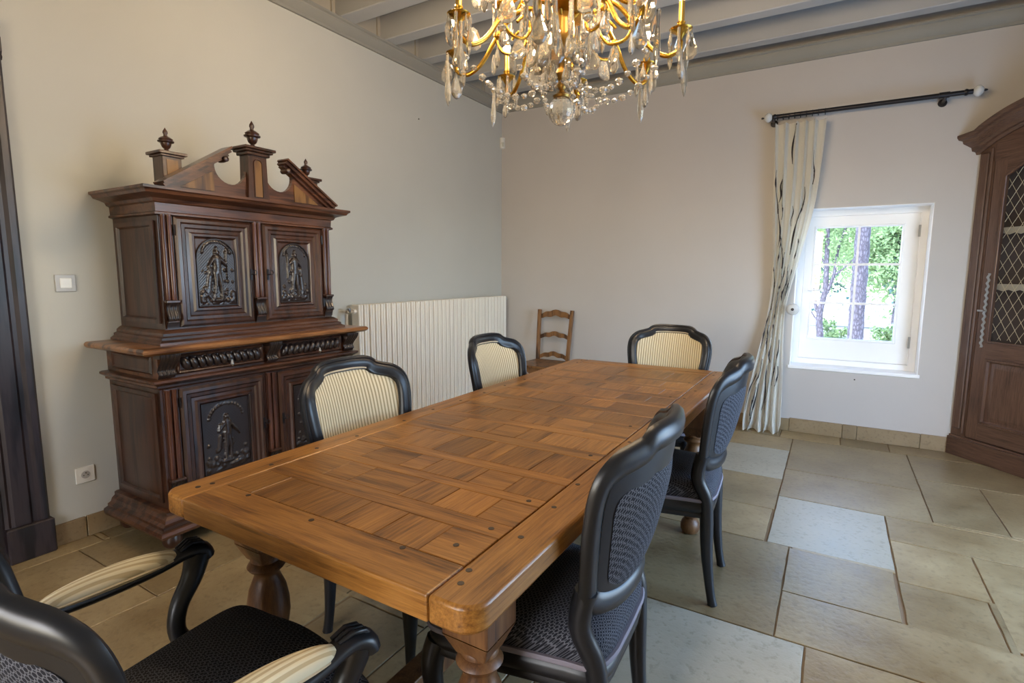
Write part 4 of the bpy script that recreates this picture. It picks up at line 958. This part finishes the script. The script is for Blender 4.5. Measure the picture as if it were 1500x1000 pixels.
# crystal shapes
def drop(w, h, n=8):   # pendeloque, hangs from z=0
    pr = [(.001,0),(w*.18,-h*.06),(w*.30,-h*.25),(w*.62,-h*.48),(w*.98,-h*.70),(w*.92,-h*.82),(w*.5,-h*.95),(.001,-h)]
    b = MB().lathe(pr, 0, 0, n); b.v = [(x, y*.55, z) for x, y, z in b.v]; return b
def spear(w, h):
    pr = [(.001,0),(w*.6,-h*.03),(w*.55,-h*.3),(w,-h*.72),(w*.7,-h*.88),(.001,-h)]
    return MB().lathe(pr, 0, 0, 6)
def plate(w, h):
    b = MB(); n = 12; ring = []
    for i in range(n):
        a = 2*PI*i/n; rr = 1+.12*math.cos(3*a); ring.append((w*rr*math.sin(a), -h/2+h/2*rr*math.cos(a)))
    vs = [(x, .002, z) for x, z in ring]+[(x, -.002, z) for x, z in ring]+[(x*.6, .006, -h/2+(z+h/2)*.6) for x, z in ring]+[(x*.6, -.006, -h/2+(z+h/2)*.6) for x, z in ring]
    fs = [(i, (i+1) % n, n+(i+1) % n, n+i) for i in range(n)]+[(i, (i+1) % n, 2*n+(i+1) % n, 2*n+i) for i in range(n)]+[(n+i, n+(i+1) % n, 3*n+(i+1) % n, 3*n+i) for i in range(n)]+[list(range(2*n,3*n)), list(range(3*n,4*n))]
    return b.add(vs, fs)
me_drop = drop(.023, .10).data('crystal_drop', M_crys, 0); me_dropS = drop(.014, .058).data('crystal_drop_small', M_crys, 0)
me_spear = spear(.0095, .125).data('crystal_spear', M_crys, 0); me_plate = plate(.024, .062).data('crystal_plate', M_crys, 0)
me_bead = MB().lathe([(.001,-.008),(.008,-.004),(.010,0),(.008,.004),(.001,.008)], 0, 0, 8).data('crystal_bead', M_crys, 0)
rc = random.Random(3)
def hang(me, x, y, z, nm='crystal_drop', sc=1): return inst(nm, me, ch, (x, y, z), (rc.uniform(-.06,.06), rc.uniform(-.06,.06), rc.uniform(0,PI)), (sc,)*3)
cup_me = MB().lathe([(.004,-.045),(.010,-.040),(.006,-.030),(.012,-.020),(.020,-.008),(.036,-.002),(.040,.004),(.036,.006),(.018,.004),(.013,.006),(.013,.018),(.015,.026),(.010,.028)], 0, 0, 16).data('candle_cup', M_brass, 45)
tub_me = MB().lathe([(.0105,.02),(.0105,.095),(.007,.098)], 0, 0, 12).data('candle_tube', M_tube, 45)
blb_me = MB().lathe([(.006,.095),(.014,.110),(.016,.124),(.011,.146),(.005,.165),(.001,.182)], 0, 0, 12).data('flame_bulb', M_flame, 60)
def candle(x, y, z, energy, sc=1):
    c = inst('candle_cup', cup_me, ch, (x, y, z)); t = inst('candle_tube', tub_me, c); b = inst('flame_bulb', blb_me, c)
    l = bpy.data.lights.new('bulb_light', 'POINT'); l.energy = energy; l.color = (1, .76, .50); l.shadow_soft_size = .03
    lo = bpy.data.objects.new('bulb_light', l); COL.objects.link(lo); lo.location = (CX+x, CY+y, z+.20)
    return c
NA = 8; RA = .42; ZC = 2.155
sw_ = []
for k in range(NA):
    a = 2*PI*(k+.35)/NA; ca, sa = math.cos(a), math.sin(a)
    rr = [(.045,2.20),(.11,2.14),(.20,2.10),(.29,2.135),(.315,2.20),(.27,2.245),(.22,2.22),(.235,2.18)]
    main = [(.04,2.255),(.10,2.30),(.18,2.29),(.25,2.22),(.31,2.13),(.37,2.09),(.415,2.105),(RA,2.135)]
    MB().tube(catmull([(r*ca, r*sa, z) for r, z in main], 5), [.0085]*36, 8).build('arm', M_brass, ch, smooth=60)
    MB().tube(catmull([(r*ca, r*sa, z) for r, z in [(.26,2.215),(.23,2.16),(.17,2.15),(.14,2.19),(.165,2.225),(.195,2.20)]], 5), .006, 8).build('scroll', M_brass, ch, smooth=60)
    MB().lathe([(.009,-.012),(.016,-.006),(.017,0),(.016,.006),(.009,.012)], .25*ca, .25*sa, 12, 2.22).build('arm_knop', M_brass, ch)
    candle(RA*ca, RA*sa, 2.17, 8.5)
    for j in range(7):
        b = 2*PI*j/7+a; x, y = RA*ca+.038*math.cos(b), RA*sa+.038*math.sin(b)
        hang(me_spear if j % 2 else me_dropS, x, y, 2.168)
    hang(me_drop, RA*ca, RA*sa, 2.118, sc=1.15); hang(me_plate, .455*ca, .455*sa, 2.14, 'crystal_plate', 1.2); hang(me_spear, .44*math.cos(a+.12), .44*math.sin(a+.12), 2.13, 'crystal_spear', 1.35)
    # upper tier
    a2 = a+PI/NA; c2, s2 = math.cos(a2), math.sin(a2)
    MB().tube(catmull([(r*c2, r*s2, z) for r, z in [(.03,2.46),(.08,2.52),(.15,2.48),(.17,2.40),(.21,2.34),(.26,2.325),(.285,2.345)]], 4), .0075, 8).build('arm', M_brass, ch, smooth=60)
    MB().tube(catmull([(r*c2, r*s2, z) for r, z in [(.19,2.36),(.14,2.33),(.10,2.36),(.105,2.40),(.14,2.40)]], 4), .0055, 8).build('scroll', M_brass, ch, smooth=60)
    candle(.285*c2, .285*s2, 2.375, 5.0)
    for j in range(5):
        b = 2*PI*j/5+a; hang(me_spear if j % 2 else me_drop, .285*c2+.036*math.cos(b), .285*s2+.036*math.sin(b), 2.373)
    hang(me_drop, .25*ca, .25*sa, 2.205); hang(me_plate, .33*c2, .33*s2, 2.20, 'crystal_plate', 1.25)
    hang(me_spear, .15*c2, .15*s2, 2.29, sc=1.25); hang(me_plate, .19*ca, .19*sa, 2.14, 'crystal_plate', 1.1)
    hang(me_drop, .085*ca, .085*sa, 2.20, sc=1.35); hang(me_dropS, .06*c2, .06*s2, 2.09, sc=1.4); hang(me_plate, .115*c2, .115*s2, 2.15, 'crystal_plate', 1.2)
    # bead swag from each arm to the middle
    for i in range(11):
        q = i/10; r = .36+(.05-.36)*q; z = 2.10+(2.02-2.10)*q-.085*math.sin(PI*q)
        hang(me_bead, r*math.cos(a2), r*math.sin(a2), z, 'crystal_bead', 1.3 if i % 2 else 1.6)
MB().lathe([(.045,2.262),(.115,2.268),(.118,2.274),(.112,2.28),(.05,2.285)], 0, 0, 28).build('centre_dish', M_brass, ch, smooth=50)
for j in range(14):
    b = 2*PI*j/14; hang(me_spear, .112*math.cos(b), .112*math.sin(b), 2.266, sc=1.1)

# ------------------------------------------------------------------ garden outside the window
ld = structure(MB().box(-15, 25, .5, 60, -.45, -.40).build('ground_outside', mat('pale_gravel', (.62, .60, .52), .9), smooth=0))
gw = MB()
for k in range(14): gw.box(-2+.8*k+.002, -2+.8*(k+1)-.002, 7.0, 7.25, -.40, .36).box(-2+.8*k, -2+.8*(k+1), 6.96, 7.29, .36, .41)
tag(gw.build('garden_wall', mat('grey_garden_wall', (.30,.34,.40), .8), smooth=0, bevel=.01), 'low grey-blue garden wall behind the trees outside the window', 'wall')
def leaves(n, cen, rad, size, seed, cut=None):
    r = random.Random(seed); b = MB(); vs = []; fs = []
    cl = [(r.gauss(0,.5), r.gauss(0,.5), r.gauss(0,.5)) for _ in range(max(6, n//60))]
    for i in range(n):
        c = r.choice(cl); p = [cen[j]+rad[j]*(c[j]+r.gauss(0,.16)) for j in range(3)]
        a = Vector((r.gauss(0,1), r.gauss(0,1), r.gauss(0,1))).normalized(); w = a.cross(Vector((r.gauss(0,1), r.gauss(0,1), r.gauss(0,1)))).normalized()
        s = size*r.uniform(.6,1.4); P0 = Vector(p); k = len(vs)
        vs += [P0-a*s, P0+w*s*.45, P0+a*s, P0-w*s*.45]; fs.append((k,k+1,k+2,k+3))
    return b.add(vs, fs)
def trunk(p, r, n=12): return MB().tube(catmull(p, 6), [r*(1-.25*i/(6*(len(p)-1))) for i in range(6*(len(p)-1)+1)], n)
pt_ = thing('pine_tree', 'thick straight pine trunk with scaly bark outside, right of the window centre', 'tree', (3.50, 5.0, -.4))
pb = MB(); n = 20; vs = []; H_ = 60
for j in range(H_+1):
    z = 6.5*j/H_
    for i in range(n):
        a = 2*PI*i/n; rr = .115-.006*z+.007*math.sin(a*5+j*2.1)+.006*math.sin(j*1.7+a*3); vs.append((rr*math.cos(a)-.02*math.sin(z*.5), rr*math.sin(a), z))
pb.add(vs, [(j*n+i, j*n+(i+1) % n, (j+1)*n+(i+1) % n, (j+1)*n+i) for j in range(H_) for i in range(n)]).build('trunk', M_bark, pt_, smooth=60)
leaves(2500, (0,0,6.8), (.8,.8,.6), .10, 8).build('foliage', M_leaf2, pt_, smooth=0)['kind'] = 'stuff'
st_ = thing('young_tree', 'slender forked young tree with light green leaves outside, left in the window', 'tree', (2.97, 6.1, -.4))
tk = MB()
for p, r in (([(0,0,0),(.03,0,.5),(-.01,0,1.0),(.05,0,1.5),(.03,0,2.2),(.0,0,3.2)], .07), ([(0,0,.95),(-.10,.1,1.25),(-.17,.1,1.8),(-.28,.2,2.6)], .035), ([(.03,0,1.3),(.16,0,1.7),(.22,.1,2.3),(.45,.1,3.0)], .034), ([(.0,0,.85),(-.18,0,1.15),(-.22,0,1.5)], .018), ([(.15,0,1.7),(.4,0,1.95),(.6,0,2.3)], .016), ([(.03,0,1.9),(-.12,0,2.2),(-.18,0,2.7)], .018)):
    q = catmull(p, 6); tk.tube(q, [r*(1-.6*i/(len(q)-1)) for i in range(len(q))], 8)
tk.build('trunk', M_bark, st_, smooth=60)
leaves(2600, (.15,.1,2.5), (.75,.4,.8), .036, 4).build('foliage', M_leaf, st_, smooth=0)['kind'] = 'stuff'
bg = [('maple_tree', 'bright green leafy tree farther back behind the pine trunk, right half of window', (4.5, 11.0), 2.0, (1.35,.8,1.35), 14000, .058, M_leaf, 31),
      ('lime_tree', 'pale green leafy tree farther back behind the forked young tree, left half of window', (2.3, 14.5), 2.6, (1.7,.9,1.7), 12000, .07, M_leaf, 32),
      ('dark_conifer', 'dark blue-green conifer in the gap at right behind the pale trees', (6.0, 21), 2.4, (1.8,1.0,1.9), 9000, .13, M_leaf2, 33),
      ('dark_fir', 'dark blue-green fir at far left behind the forked young tree', (1.6, 25), 2.5, (2.6,1.0,2.1), 9000, .13, M_leaf2, 34)]
for nm, lab, (x, y), zc, rad, n, s, m, seed in bg:
    t = thing(nm, lab, 'tree', (x, y, -.4))
    trunk([(0,0,0),(.05,0,1.2),(0,0,zc+1)], .14).build('trunk', M_bark, t, smooth=60)
    leaves(n, (0,0,zc+.75), rad, s, seed).build('foliage', m, t, smooth=0)['kind'] = 'stuff'
for i, (x, y, rx, lab) in enumerate([(3.15, 6.7, .20, 'low bright green bush against the garden wall, left of pine trunk'), (4.05, 6.6, .32, 'low straggly green bush against the garden wall, right of pine trunk')]):
    t = thing('garden_bush', lab, 'bush', (x, y, -.4)); leaves(1500, (0,0,.5), (rx,.2,.30), .035, 50+i).build('foliage', M_leaf, t, smooth=0)['kind'] = 'stuff'
    MB().tube([(0,0,0),(.03,0,.45)], .012, 6).build('stem', M_bark, t)
